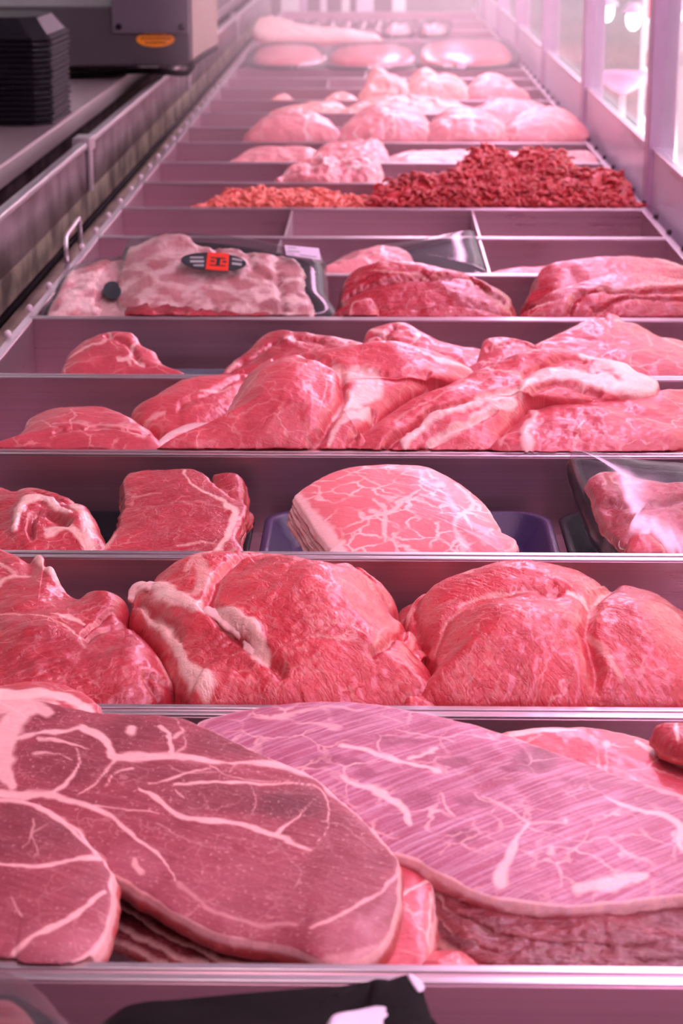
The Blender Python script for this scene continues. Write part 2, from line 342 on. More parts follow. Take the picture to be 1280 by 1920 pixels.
for k in range(-1, 23):
    V, Fc = tray_mb(k); V = [(p[0]+X0, p[1], p[2]) for p in V]; divs = {6: [-.132, .144], 7: [-.1275, .1455], 8: [.0065], 9: [.0065], 10: [.0065], 15: [-.125], 16: [-.03]}.get(k, [])
    t = empty('steel_tray', (0, (R(k)+R(k+1))/2, RZ-TD-.0015)); tag(t, TL[k], 'tray', 'steel trays in the meat case')
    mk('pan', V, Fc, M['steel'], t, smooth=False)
    y0, y1 = R(k)+.0015, R(k+1)-.0015
    m = MB(); m.box(X0-.399, X0+.399, y0+.0006, y0+.0062, RZ, RZ+.0012); m.box(X0-.399, X0+.399, y1-.0062, y1-.0006, RZ, RZ+.0012)
    m.box(X0-.3994, X0-.3938, y0+.0062, y1-.0062, RZ, RZ+.0012); m.box(X0+.3938, X0+.3994, y0+.0062, y1-.0062, RZ, RZ+.0012)
    bevel(m.build('rim', M['rim'], t), .0005)
    for dx in divs:
        m = MB(); m.add([(dx-.001, y0+.008, RZ-TD+.001), (dx+.001, y0+.008, RZ-TD+.001), (dx+.0015, y0+.008, RZ-.001), (dx-.0015, y0+.008, RZ-.001),
                         (dx-.001, y1-.008, RZ-TD+.001), (dx+.001, y1-.008, RZ-TD+.001), (dx+.0015, y1-.008, RZ-.001), (dx-.0015, y1-.008, RZ-.001)],
                        [(0, 1, 2, 3), (7, 6, 5, 4), (0, 4, 5, 1), (1, 5, 6, 2), (2, 6, 7, 3), (3, 7, 4, 0)])
        m.build('divider', M['rim'], t)

# ------------------------------------------------------------------ the meat builder
def piece(name, label, row, out, pl, thick=.03, bulge=.02, prof=(2.2, 2.0), mat='roast', res=(240, 60), rag=.0015, disp=(.0025, 45), fats=(), tones=(), lobes=(),
          creases=(), rind=0., er=.004, center=None, group=None, cat='meat', slope=0., side=0., parent=None, clamp=True, wob=1.0, sidetone=.5, drape=0.):
    out = np.array(out, float); mx = out[:, 0].mean()
    py1, D1, py2, D2 = pl
    P1, P2 = at_y(mx, py1, D1), at_y(mx, py2, D2)
    u = np.array([1., 0, slope]); u /= np.linalg.norm(u); v = P2-P1; v -= u*(v@u); v /= np.linalg.norm(v); n = np.cross(u, v)
    if n@FWD > 0: n = -n
    def onp(px, py):
        d = ray(px, py); t = ((P1-CAM)@n)/(d@n); q = CAM+d*t-P1; return np.array([q@u, q@v])
    na, nr = res
    O = cr(out, na, True); A = np.array([onp(*p) for p in O])
    if center is None:
        x, y = O[:, 0], O[:, 1]; x2, y2 = np.roll(x, -1), np.roll(y, -1); cr_ = x*y2-x2*y; a = cr_.sum()/2
        center = (((x+x2)*cr_).sum()/6/a, ((y+y2)*cr_).sum()/6/a)
    C = onp(*center)
    seed = abs(hash((round(mx, 2), py1))) % 97
    dirs = A-C; Rad = np.linalg.norm(dirs, axis=1)
    rg = fbm(np.c_[A*110, np.full(na, seed)], 3)*rag; A = C+dirs*(1+rg/Rad)[:, None]; dirs = A-C
    r = np.linspace(0, 1, nr+1)[1:]**.9
    rr = np.repeat(r, na); UV = C+(dirs[None]*r[:, None, None]).reshape(-1, 2); UV = np.vstack([C, UV]); rr = np.r_[0, rr]
    dd = np.r_[Rad.mean(), np.outer(1-r, Rad).ravel()]
    PX = proj(P1+UV[:, :1]*u+UV[:, 1:]*v)
    pc = np.c_[UV, np.full(len(UV), seed*.13)]
    wp = np.c_[vn(pc*70), vn(pc*70+9)]*5*wob+np.c_[vn(pc*260), vn(pc*260+9)]*1.6*wob
    Q = PX+wp
    h = bulge*np.clip(1-rr**prof[0], 0, 1)**(1/prof[1]) + disp[0]*fbm(pc*disp[1], 4)*np.clip(dd/.01, .25, 1)
    m = dd < er; h[m] -= er*(1-np.sqrt(np.clip(1-(1-dd[m]/er)**2, 0, 1)))
    fat = np.zeros(len(UV)); tone = np.full(len(UV), .5)
    for (lx, ly, ra, rb, hh) in lobes: h += hh*np.exp(-((Q[:, 0]-lx)/ra)**2-((Q[:, 1]-ly)/rb)**2)
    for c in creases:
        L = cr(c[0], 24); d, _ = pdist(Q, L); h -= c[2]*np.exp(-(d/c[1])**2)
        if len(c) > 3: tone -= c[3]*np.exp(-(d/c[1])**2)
    for f in fats:
        pts = f[0]; w = f[1]; st = f[2] if len(f) > 2 else 1.; ra = f[3] if len(f) > 3 else 0.
        if len(pts) == 1: d = np.linalg.norm(Q-np.array(pts[0]), axis=1); pos = np.zeros(len(Q))
        else: d, pos = pdist(Q, cr(pts, 28))
        ww = np.interp(pos, np.linspace(0, 1, len(w)), w) if isinstance(w, (list, tuple)) else w
        ww = ww*(1+.35*vn(pc*160+3)); k = np.clip((ww-d)/(ww*.45+1.2)+.3, 0, 1)
        fat = np.maximum(fat, k*st); h += ra*np.exp(-(d/(ww+1))**2)
    for (tx, ty, ra, rb, val) in tones:
        k = ((Q[:, 0]-tx)/ra)**2+((Q[:, 1]-ty)/rb)**2; tone += val*np.clip(1.4-k, 0, 1)
    if rind:
        ww = rind*(1+.7*fbm(pc*60+5, 2)); fat = np.maximum(fat, np.clip((ww-dd)/(ww*.4)+.2, 0, 1)*.9)
    # sides and underside
    edge = h[-na:]; rows = []; ns = 6
    for s in range(1, ns+1):
        t = s/ns; hh = edge+(-thick-edge)*t
        o_ = 1+(thick*.16*math.sin(math.pi*t)+.0012*fbm(np.c_[A*140, np.full(na, t*4+seed)], 3))/Rad
        if t == 1: o_ = o_*.96
        rows.append((C+dirs*o_[:, None], hh, t))
    for q in (.6,): rows.append((C+dirs*q, np.full(na, -thick), 1.))
    sf = np.clip(.25+fbm(np.c_[A*38, np.full(na, seed)], 3)*2.6, 0, 1)
    UVs = [UV]; hs = [h]; fs = [fat]; ts = [np.clip(tone, 0, 1)]; bs = [np.zeros(len(UV))]; zs = [pc]
    for (uv, hh, t) in rows:
        UVs.append(uv); hs.append(hh); k = max(0, 1-t*4.5)
        fs.append(np.clip(fat[-na:]*k+side*sf*(1-.4*t), 0, 1)); ts.append(np.clip(tone[-na:]*0+sidetone-.10*t, 0, 1)); bs.append(np.ones(na)); zs.append(np.c_[uv, hh*1.5+seed*.13])
    UVs.append(C[None]); hs.append([-thick]); fs.append([0]); ts.append([.5]); bs.append([1]); zs.append(np.array([[*C, 0]]))
    UV = np.vstack(UVs); h = np.concatenate(hs)
    V = P1+UV[:, :1]*u+UV[:, 1:]*v+h[:, None]*n
    if drape: V[:, 2] -= drape*np.clip((UV[:, 0]-C[0])/Rad.max(), -1, 1)**2
    if clamp and row is not None:
        lo = V[:, 2] < RZ+.0025
        y0, y1 = R(row)+.0105, R(row+1)-.0105
        V[lo, 1] = np.clip(V[lo, 1], y0, y1); V[lo, 0] = np.clip(V[lo, 0], X0-.390, X0+.390); V[:, 2] = np.maximum(V[:, 2], RZ-TD+.001)
    nt = nr+len(rows)
    I = lambda i, k: 1+i*na+k % na
    Fc = [(0, I(0, k), I(0, k+1)) for k in range(na)]+[(I(i, k), I(i+1, k), I(i+1, k+1), I(i, k+1)) for i in range(nt-1) for k in range(na)]
    last = 1+nt*na; Fc += [(last, I(nt-1, k+1), I(nt-1, k)) for k in range(na)]
    # orientation
    a_, b_, c_ = V[0], V[I(0, 0)], V[I(0, 1)]
    if np.cross(b_-a_, c_-a_)@n < 0: Fc = [f[::-1] for f in Fc]
    att = {'mk': np.c_[np.concatenate(fs), np.concatenate(ts), np.concatenate(bs)], 'pc': np.vstack(zs)}
    o = mk(name, V, Fc, M[mat] if isinstance(mat, str) else mat, parent, True, att)
    if parent is None: tag(o, label, cat, group)
    elif label: o['label'] = label
    o.data['frame'] = [0.]
    FR[o.name] = (P1, u, v, n, onp)
    return o
FR = {}
def strip(parent, pts, w, hgt, pl_of, lift=0., mat='fat', name='fat_strip', label=None, nseg=60, nk=10):
    """a raised band of fat lying along a pixel polyline on the plane of a piece"""
    P1, u, v, n, onp = FR[pl_of.name]
    L = cr(pts, nseg); A = np.array([onp(*p) for p in L]); T = np.gradient(A, axis=0); T /= np.linalg.norm(T, axis=1)[:, None]; Nn = np.c_[-T[:, 1], T[:, 0]]
    ww = np.interp(np.linspace(0, 1, nseg), np.linspace(0, 1, len(w)), w); ww = ww*(1+.3*vn(np.c_[A*130, np.zeros(nseg)])); ww[0] *= .3; ww[-1] *= .3
    li = np.interp(np.linspace(0, 1, nseg), np.linspace(0, 1, len(lift)), lift) if isinstance(lift, (list, tuple)) else np.full(nseg, lift)
    V = []; pc = []
    for i in range(nseg):
        for k in range(nk):
            t = 2*math.pi*k/nk; uv = A[i]+Nn[i]*ww[i]*math.cos(t); hh = li[i]+hgt*math.sin(t)*(ww[i]/max(w))**.5
            V.append(P1+u*uv[0]+v*uv[1]+n*hh); pc.append((uv[0]*1.0, uv[1], hh))
    V = np.array(V); pc = np.array(pc); V += n*((fbm(pc*150, 3)*.9+fbm(pc*60+4, 2)*.8)*hgt)[:, None]
    Fc = [(i*nk+k, i*nk+(k+1) % nk, (i+1)*nk+(k+1) % nk, (i+1)*nk+k) for i in range(nseg-1) for k in range(nk)]+[tuple(range(nk))[::-1], tuple((nseg-1)*nk+k for k in range(nk))]
    o = mk(name, V, Fc, M[mat], parent, True, {'mk': np.tile([.35, .5, 0], (len(V), 1)), 'pc': pc})
    if label: o['label'] = label
    return o

# ---- row 0: the large slabs in front
G0 = 'large beef slabs in the front tray'
piece('beef_slab', 'topmost wide mauve beef slab with branching fat seams, in the front tray', 0,
      [(-60,1322),(0,1312),(60,1312),(165,1334),(240,1338),(330,1345),(380,1362),(450,1395),(520,1428),(585,1455),(640,1500),(690,1545),(740,1600),(752,1635),(748,1700),(730,1765),(690,1806),(640,1818),(600,1810),(560,1790),(520,1776),(470,1768),(400,1752),(330,1715),(270,1680),(212,1645),(150,1620),(-60,1600)],
      (1820,.810,1335,1.05), thick=.010, bulge=.004, er=.0022, mat='beef', res=(460,120), rag=.0014, disp=(.0012,40), rind=.0018, side=.25, sidetone=.42, wob=1.5, group=G0,
      fats=[([(-40,1335),(50,1325),(95,1345)],[26.0,22.0,7.8],.9),([(55,1330),(22,1370),(5,1430),(25,1485)],[22.0,26.0,22.0,9.4]),([(155,1372),(200,1402),(215,1428),(330,1432),(420,1440)],[7.8,9.4,10.1,8.6,2.3]),([(215,1428),(190,1480),(150,1505)],[4.7,2.3,1.6]),
            ([(420,1442),(520,1440),(585,1448),(625,1480)],[1.6,7.0,12.5,6.2]),([(300,1368),(318,1390),(325,1430)],[3.1,4.7,4.7]),([(250,1378)],12),([(0,1498),(70,1503),(110,1510),(190,1535),(240,1572),(295,1612),(325,1662)],[9.4,7.0,6.2,5.5,3.9,3.1,1.6]),
            ([(100,1508),(128,1480),(148,1448),(143,1415)],[5.5,3.9,2.3,0.8]),([(262,1500),(340,1546),(430,1560),(520,1578),(585,1604)],[2.3,6.2,5.5,6.2,2.3]),([(520,1576),(545,1555),(572,1524)],[4.7,3.1,0.8]),([(280,1490),(340,1474),(395,1452)],[1.6,2.3,1.6]),
            ([(325,1492),(450,1484),(560,1474),(603,1482),(617,1520),(608,1575),(595,1592)],[1.6,2.3,3.1,2.3,1.6,1.6,0.8]),([(30,1395),(100,1385),(160,1368)],[3.9,3.9,3.1]),([(255,1455),(220,1470),(205,1495)],[2.3,2.3,1.6]),([(320,1340),(350,1400),(330,1425)],[0.8,1.6,2.3],.6),
            ([(180,1525),(300,1545)],[1.6,1.2],.8),([(750,1640),(730,1660),(640,1730),(585,1755)],[2.3,3.9,3.9,3.1],.8),([(600,1815),(700,1790),(735,1740)],[7.0,5.5,3.9],.35),([(250,1621),(262,1647)],6,.8),([(330,1500),(345,1508)],2,.6),
            ([(345,1380),(330,1395)],5,.8),([(430,1460),(460,1440),(560,1438)],2,.5),([(60,1430),(110,1425),(135,1440)],[3,2,1],.7),([(70,1400),(120,1400),(165,1420)],[4,3,1],.8),([(395,1445),(440,1475),(540,1470)],[1.5,1.5,1],.7),([(320,1455),(360,1468),(430,1455)],[1,1.5,1],.6),([(520,1590),(560,1640),(555,1680)],[1,1,1],.45),
            ([(600,1550),(650,1560),(700,1600)],[1,1.2,1],.45),([(620,1480),(680,1530),(735,1600)],[9,7,5],.75),([(300,1560),(350,1590),(420,1600)],[1,1,.8],.5),([(330,1665),(420,1720),(560,1745)],[4,5,4],.35),([(470,1480),(480,1520),(470,1545)],[.8,1.2,1],.6),([(585,1510),(560,1530)],[1,1],.6),([(90,1530),(160,1580),(200,1620)],[2,3,2],.5)],
      tones=[(230,1385,110,30,-.24),(120,1440,75,45,-.22),(80,1350,45,12,-.22),(555,1515,62,36,-.36),(440,1515,120,30,-.26),(430,1395,80,22,-.24),(330,1470,120,28,-.16),(300,1350,80,20,-.14),(660,1770,70,45,.16),(250,1630,60,40,.14),(430,1690,200,60,.05)],
      lobes=[(640,1770,90,60,.004),(300,1500,200,80,.002)])
piece('beef_slab', 'round beef steak with a dark eye, overlapping the left front rim', 0,
      [(-80,1490),(0,1497),(40,1500),(90,1515),(140,1550),(180,1590),(205,1620),(216,1665),(212,1720),(195,1775),(165,1815),(120,1831),(70,1834),(38,1828),(28,1812),(0,1815),(-80,1815)],
      (1832,.796,1510,.925), thick=.011, bulge=.006, er=.003, mat='beef', res=(340,90), rind=.0032, side=.35, disp=(.0008,40), sidetone=.55, group=G0,
      fats=[([(0,1638),(60,1642),(110,1634),(190,1616)],[3,4,4,7]),([(65,1545),(62,1580),(45,1605)],[1.5,2,1],.6),([(62,1578),(90,1555)],[1.5,1],.6),([(62,1580),(72,1620)],[1.5,1],.6),([(30,1800),(60,1780),(120,1745),(198,1685)],[5,6,6,4]),([(-20,1510),(40,1508),(95,1530),(150,1575),(185,1612)],[10,9,7,5,4],.8),([(20,1700),(40,1740)],2,.5)],
      tones=[(55,1570,120,62,-.24),(60,1700,130,50,-.05),(120,1790,110,45,.14)], lobes=[(100,1800,90,40,.003)])
piece('beef_slab', 'very large pale sawn beef slab with streaks and fat seams, right of centre', 0,
      [(365,1362),(420,1340),(500,1324),(590,1316),(680,1318),(780,1335),(860,1352),(950,1378),(1040,1412),(1120,1442),(1200,1468),(1300,1500),(1380,1560),(1380,1680),(1280,1682),(1180,1695),(1080,1703),(1000,1698),(930,1688),(870,1668),(820,1640),(760,1610),(700,1590),(560,1500),(430,1420)],
      (1700,.873,1315,1.088), thick=.0115, bulge=.004, er=.002, mat='beefsaw', res=(460,120), rag=.0014, disp=(.0012,40), rind=.0022, side=.7, sidetone=.40, wob=1.5, group=G0,
      fats=[([(640,1413),(720,1425),(770,1445),(830,1462)],[4,6,6,4]),([(640,1470),(700,1488),(740,1515),(772,1548)],[4,6,7,5]),([(770,1430),(820,1412)],[5,2]),([(740,1373),(850,1395)],2,.6),([(985,1553),(968,1590),(950,1630),(935,1660)],[4,6,12,15]),([(1085,1672),(1150,1660),(1200,1650)],[12,14,8]),
            ([(820,1505),(828,1528),(850,1545)],3,.7),([(900,1500),(960,1530),(990,1552),(1060,1560)],3,.6),([(1130,1505),(1180,1520),(1240,1532),(1270,1560),(1280,1600)],[3,5,6,7,8]),([(560,1365),(640,1375)],3,.5),([(480,1355),(600,1335),(680,1330)],[6,5,3],.5),([(1035,1604)],8,.8),([(1060,1555)],6,.7),([(960,1375),(1080,1425),(1240,1480),(1300,1510)],7,.6)],
      tones=[(1005,1435,42,26,-.45),(955,1452,20,8,-.35),(855,1440,34,12,-.34),(880,1512,36,12,-.32),(868,1580,30,14,-.30),(1100,1480,60,10,-.2),(750,1400,50,10,-.25),(600,1440,40,10,-.25),(660,1448,26,10,-.28),(690,1463,26,8,-.26),(780,1515,32,14,-.18),(640,1345,60,16,-.12),(1240,1500,70,20,-.10),(560,1400,120,22,-.06)])
piece('beef_slab', 'rosy beef slab lying behind the pale sawn slab, back right of front tray', 0,
      [(930,1385),(980,1368),(1060,1363),(1130,1368),(1200,1385),(1260,1405),(1340,1430),(1360,1520),(1200,1520),(1000,1450)],
      (1500,.99,1365,1.068), thick=.010, bulge=.003, er=.002, mat='veal2', res=(220,50), rind=.003, side=.4, disp=(.001,40), group=G0,
      fats=[([(955,1380),(1010,1374),(1080,1376)],[10,8,3]),([(1190,1395),(1225,1415),(1300,1455)],[5,5,4]),([(1136,1404)],9,.8)])
piece('beef_piece', 'small red beef scrap at the right edge, on the rosy slab', 0,
      [(1220,1370),(1250,1364),(1320,1362),(1340,1412),(1275,1410),(1240,1395)], (1410,1.01,1364,1.045), thick=.008, bulge=.006, mat='roast2', res=(120,24), fats=[([(1265,1380),(1272,1400)],3)])
piece('beef_slab', 'pink slab with pale fat rim resting across the left end of second rim', 0,
      [(-50,1292),(0,1288),(60,1280),(110,1284),(150,1298),(180,1318),(192,1334),(170,1352),(-50,1352)], (1352,1.045,1280,1.125), thick=.007, bulge=.005, er=.002, mat='veal2', res=(160,40), group=G0, clamp=False,
      fats=[([(-40,1320),(30,1316),(110,1318),(165,1338)],[17,15,13,10]),([(-50,1345),(100,1345)],16)], sidetone=.6)
piece('beef_slab', 'thin pink slice end poking out right of the topmost slab', 0,
      [(700,1600),(770,1605),(800,1640),(815,1665),(816,1720),(806,1790),(796,1818),(760,1826),(715,1828),(690,1815),(660,1700)], (1826,.822,1600,.935), thick=.012, bulge=.004, er=.003, mat='veal2', res=(200,40), rind=.002, side=.2, group=G0,
      fats=[([(812,1650),(770,1680),(745,1700)],3),([(806,1680),(805,1790)],3,.7)], disp=(.001,40))
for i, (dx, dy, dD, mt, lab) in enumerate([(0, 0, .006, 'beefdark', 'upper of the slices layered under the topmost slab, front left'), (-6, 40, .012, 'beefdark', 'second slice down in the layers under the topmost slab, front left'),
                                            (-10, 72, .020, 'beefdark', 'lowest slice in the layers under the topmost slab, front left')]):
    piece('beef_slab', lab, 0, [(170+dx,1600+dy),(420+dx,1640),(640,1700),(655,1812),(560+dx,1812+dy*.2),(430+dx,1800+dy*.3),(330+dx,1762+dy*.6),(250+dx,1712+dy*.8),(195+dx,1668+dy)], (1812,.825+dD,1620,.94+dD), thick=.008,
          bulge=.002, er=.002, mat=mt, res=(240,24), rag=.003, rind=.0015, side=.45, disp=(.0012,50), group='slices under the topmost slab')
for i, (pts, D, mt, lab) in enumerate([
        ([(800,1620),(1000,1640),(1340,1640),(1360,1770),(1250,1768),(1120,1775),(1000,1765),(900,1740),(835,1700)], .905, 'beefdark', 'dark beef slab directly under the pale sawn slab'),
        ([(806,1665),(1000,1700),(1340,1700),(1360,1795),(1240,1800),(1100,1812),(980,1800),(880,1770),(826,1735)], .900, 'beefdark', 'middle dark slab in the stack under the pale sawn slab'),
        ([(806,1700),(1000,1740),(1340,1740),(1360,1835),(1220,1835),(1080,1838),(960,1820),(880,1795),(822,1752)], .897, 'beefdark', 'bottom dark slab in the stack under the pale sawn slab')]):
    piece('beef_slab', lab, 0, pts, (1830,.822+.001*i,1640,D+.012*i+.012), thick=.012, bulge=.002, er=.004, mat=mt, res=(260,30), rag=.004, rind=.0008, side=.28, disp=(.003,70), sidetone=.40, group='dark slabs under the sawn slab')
piece('beef_piece', 'small pink scrap between the slices and dark stack at front rim', 0, [(790,1800),(830,1790),(880,1800),(900,1835),(790,1840)], (1838,.815,1795,.85), thick=.01, bulge=.006, mat='veal2', res=(100,20))

# ---- row 1: the big roasts
G1 = 'beef roasts in the second tray'
m1 = piece('beef_roast', 'flat dark red beef cut with fat tip, leftmost in the roast tray', 1,
      [(-90,1050),(-20,1032),(20,1042),(52,1064),(66,1062),(78,1056),(86,1062),(84,1076),(98,1086),(125,1120),(160,1142),(190,1135),(212,1129),(238,1143),(243,1162),(236,1186),(262,1204),(290,1238),(320,1278),(326,1300),(300,1322),(250,1345),(100,1350),(-90,1350)],
      (1345,1.118,1036,1.345), thick=.035, bulge=.016, mat='roast2', res=(360,90), group=G1, disp=(.0035,40),
      fats=[([(78,1052),(72,1074),(90,1092),(120,1110),(155,1130)],[8,8,12,11,4],.95,.002),([(100,1201),(140,1203),(158,1215)],[3,6,3],.8),([(-20,1150),(20,1120),(60,1105)],[3,3,2],.7),([(-40,1195),(60,1200),(150,1240),(158,1260)],[1,2,2,2],.6),([(300,1260),(318,1290)],[8,7],.6),([(0,1090),(30,1110)],4,.5)],
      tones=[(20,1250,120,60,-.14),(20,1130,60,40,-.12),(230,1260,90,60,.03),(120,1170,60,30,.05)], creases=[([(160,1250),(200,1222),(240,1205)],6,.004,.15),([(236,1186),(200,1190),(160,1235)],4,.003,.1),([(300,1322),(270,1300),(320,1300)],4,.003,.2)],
      lobes=[(80,1068,14,14,.003),(105,1100,22,14,.006),(215,1165,30,35,.006),(180,1160,40,30,.005),(250,1260,60,50,.008),(70,1250,80,60,.006)])
m2 = piece('beef_roast', 'bulging bright red roast with pale fat flap, middle of the roast tray', 1,
      [(242,1158),(250,1138),(275,1130),(292,1108),(330,1084),(372,1072),(405,1068),(415,1056),(432,1066),(478,1064),(520,1074),(560,1089),(605,1112),(645,1119),(690,1119),(712,1136),(738,1150),(748,1166),(742,1192),(760,1212),(792,1230),(800,1246),(788,1262),(812,1290),(820,1330),(800,1352),(400,1352),(350,1332),(326,1300),(300,1255),(264,1206),(240,1182)],
      (1345,1.118,1062,1.335), thick=.05, bulge=.034, prof=(2.6,2.), mat='roast', res=(420,110), group=G1, disp=(.004,36), center=(520,1210),
      fats=[([(262,1140),(290,1150),(330,1190),(372,1220)],[13,15,13,8],1,.002),([(335,1262),(345,1290),(368,1312),(390,1335)],[9,10,14,16],1,.001),([(272,1186),(310,1225),(335,1262)],[6,9,9],.9),([(380,1218),(398,1228)],9,.9),([(440,1090),(480,1072),(500,1082)],[9,12,7],.8),([(356,1140),(385,1110),(440,1095)],[8,14,12],.5),([(340,1090),(380,1085)],4,.4),
            ([(372,1190),(388,1165),(375,1140)],[10,16,10],.55),([(390,1225),(420,1240),(460,1258),(480,1275),(490,1300)],[6,9,8,10,16],1,.003),([(640,1120),(650,1150),(690,1180),(740,1200)],[2,2,1.5,1],.5),([(560,1110),(620,1150)],1.5,.5),([(725,1250),(700,1290)],2,.4),([(760,1220),(775,1235),(768,1270)],[5,6,3],.5),([(745,1165),(690,1160),(650,1140)],1.5,.4)],
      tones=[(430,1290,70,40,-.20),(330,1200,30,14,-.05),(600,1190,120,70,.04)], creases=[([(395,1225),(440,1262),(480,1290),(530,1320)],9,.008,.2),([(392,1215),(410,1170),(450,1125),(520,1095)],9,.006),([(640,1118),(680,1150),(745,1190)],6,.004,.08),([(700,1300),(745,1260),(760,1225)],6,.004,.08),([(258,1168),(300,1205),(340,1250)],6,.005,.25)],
      lobes=[(590,1200,120,75,.016),(430,1290,60,30,-.006),(690,1135,40,25,.004),(345,1120,60,30,.006)])
strip(m2, [(248,1150),(262,1138),(290,1146),(312,1166),(300,1180)], [.004,.009,.010,.008,.003], .004, m2, [.008,.013,.018,.020,.018], 'fat', 'fat_flap', 'folded pale fat flap')
strip(m2, [(385,1222),(420,1238),(465,1262),(485,1285),(478,1300),(500,1312),(525,1325)], [.004,.006,.0055,.006,.011,.009,.005], .0035, m2, [.031,.029,.026,.023,.018,.012,.006], 'fat', 'fat_strip', 'knobbly pale fat strip')
m3 = piece('beef_roast', 'smooth domed red roast split by a cleft, right in the roast tray', 1,
      [(760,1166),(790,1142),(835,1122),(900,1104),(960,1099),(1020,1102),(1080,1112),(1120,1128),(1148,1148),(1168,1141),(1205,1150),(1245,1172),(1300,1205),(1360,1260),(1360,1352),(815,1352),(806,1300),(792,1250),(770,1228),(757,1198)],
      (1345,1.118,1100,1.30), thick=.05, bulge=.034, prof=(2.8,2.), mat='roast', res=(420,110), group=G1, disp=(.003,34), center=(1040,1240),
      fats=[([(762,1195),(768,1170),(785,1155)],[4,6,3],.8),([(1160,1150),(1140,1180),(1115,1210),(1105,1240)],[5,7,9,6],.45),([(1060,1205),(1080,1215),(1095,1228)],[5,10,6],.75),([(860,1215),(920,1202),(1000,1200)],[2,3,2],.4),([(1160,1225),(1185,1232)],3,.5),([(870,1140),(885,1145)],6,.5),([(1100,1280),(1130,1310),(1160,1335)],[4,7,6],.4),([(810,1270),(830,1240),(880,1215)],2,.4)],
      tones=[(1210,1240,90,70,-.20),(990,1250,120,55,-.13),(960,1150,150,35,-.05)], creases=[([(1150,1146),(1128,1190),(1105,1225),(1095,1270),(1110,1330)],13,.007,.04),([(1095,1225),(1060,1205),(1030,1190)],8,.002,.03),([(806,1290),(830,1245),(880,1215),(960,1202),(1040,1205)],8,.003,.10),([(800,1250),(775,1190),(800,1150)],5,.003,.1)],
      lobes=[(960,1150,140,40,.008),(960,1270,130,50,.012),(1220,1230,80,80,.010)])
piece('beef_piece', 'narrow red flap wedged between the middle and right roasts', 1, [(735,1255),(755,1228),(785,1225),(802,1238),(792,1256),(800,1290),(822,1325),(815,1350),(760,1352),(745,1310)], (1345,1.112,1228,1.19), thick=.02, bulge=.012, mat='roast', res=(160,40), disp=(.003,50),
      fats=[([(760,1232),(785,1240)],[5,5],.6),([(748,1262),(760,1300),(770,1335)],[3,3,3],.5)])
piece('beef_piece', 'dim red lobe tucked behind the left shoulder of the domed roast', 1, [(744,1185),(746,1155),(775,1142),(820,1128),(850,1130),(850,1200),(760,1210)], (1200,1.30,1130,1.345), thick=.02, bulge=.012, mat='roast2', res=(120,30))
piece('beef_piece', 'small pale fat scrap at the right edge behind the domed roast', 1, [(1262,1200),(1275,1188),(1330,1180),(1350,1215),(1290,1225)], (1215,1.26,1185,1.30), thick=.015, bulge=.006, mat='fat', res=(100,20))

# ---- foam trays
def foam_tray(label, cx, cy_, z, L, Wd, H, mat, yaw=0., tilt=None, name='foam_tray', parent=None, group=None, cat='foam tray', flip=False):
    r = .03; f = [(L-.045, Wd-.045, 0), (L-.040, Wd-.040, .001), (L-.012, Wd-.012, H*.8), (L-.001, Wd-.001, H*.93), (L, Wd, H*.97), (L-.002, Wd-.002, H), (L-.012, Wd-.012, H), (L-.016, Wd-.016, H*.93), (L-.044, Wd-.044, .005), (L-.052, Wd-.052, .0035)]
    V, Fc = loft([rrect(0, 0, zz, a, b, max(.012, r-(L-a)*.3), 6) for a, b, zz in f]); V = np.array(V)
    if flip: V[:, 2] = H-V[:, 2]; Fc = [g[::-1] for g in Fc]
    if tilt is not None: V = V@np.array(tilt).T
    c, s = math.cos(yaw), math.sin(yaw); V = V@np.array([[c, -s, 0], [s, c, 0], [0, 0, 1]]).T+np.array([cx, cy_, z])
    o = mk(name, V, Fc, mat, parent, True)
    if parent is None: tag(o, label, cat, group)
    return o
zf = RZ-TD+.001
xw = lambda px, y, z: float(CAM[0]+(at_y(px, 960, y)-CAM)[0])
foam_tray('purple-tinted dark foam tray under the stack of marbled pork slices', xw(768, 1.535, 0), 1.535, zf, .238, .205, .027, M['foampurple'])
foam_tray('black foam tray under the dark beef slices and the folded piece beside them', xw(190, 1.535, 0), 1.535, zf, .235, .20, .027, M['foamblack'])
foam_tray('black foam tray under the leaning wrapped pack', xw(1302, 1.535, 0), 1.535, zf, .200, .205, .027, M['foamblack'])
foam_tray('grey foam pad tray showing between the thin cuts', xw(350, 2.10, 0), 2.10, zf, .26, .20, .020, M['foamgrey'])

# ---- row 2
p1 = piece('beef_piece', 'folded beef cut with pale fat loop, at the left edge beside the dark stack', 2,
      [(-60,925),(20,932),(42,924),(82,926),(118,939),(146,953),(142,965),(168,967),(180,985),(192,1008),(180,1050),(-60,1052)], (1048,1.412,925,1.55), thick=.03, bulge=.016, mat='roast2', res=(260,60), disp=(.004,50),
      fats=[([(28,1030),(48,985),(80,966),(100,985),(130,1000)],[6,8,9,7,5],1,.003),([(135,975),(160,1000),(172,1040)],[8,13,14],.8),([(90,1030),(130,1022),(160,1040)],[7,7,5],.9),([(40,940),(90,930)],2,.4)],
      tones=[(0,985,60,40,-.22),(95,1010,40,25,.0)], creases=[([(60,1030),(75,1000),(130,1015)],6,.006,.2),([(140,965),(100,955),(60,945)],4,.003,.1)], lobes=[(150,1000,30,30,.006)])
strip(p1, [(24,1040),(40,1000),(62,974),(88,968),(108,984),(132,998)], [.003,.004,.0045,.004,.0035,.002], .0022, p1, [.010,.013,.014,.014,.014,.012], 'fat', 'fat_loop', 'pale fat loop')
SB = [(236,893),(250,886),(300,881),(345,880),(375,884),(400,905),(428,928),(455,946),(465,952),(466,963),(452,985),(446,1010),(438,1052),(182,1052),(198,1022),(222,985),(232,940),(228,915)]
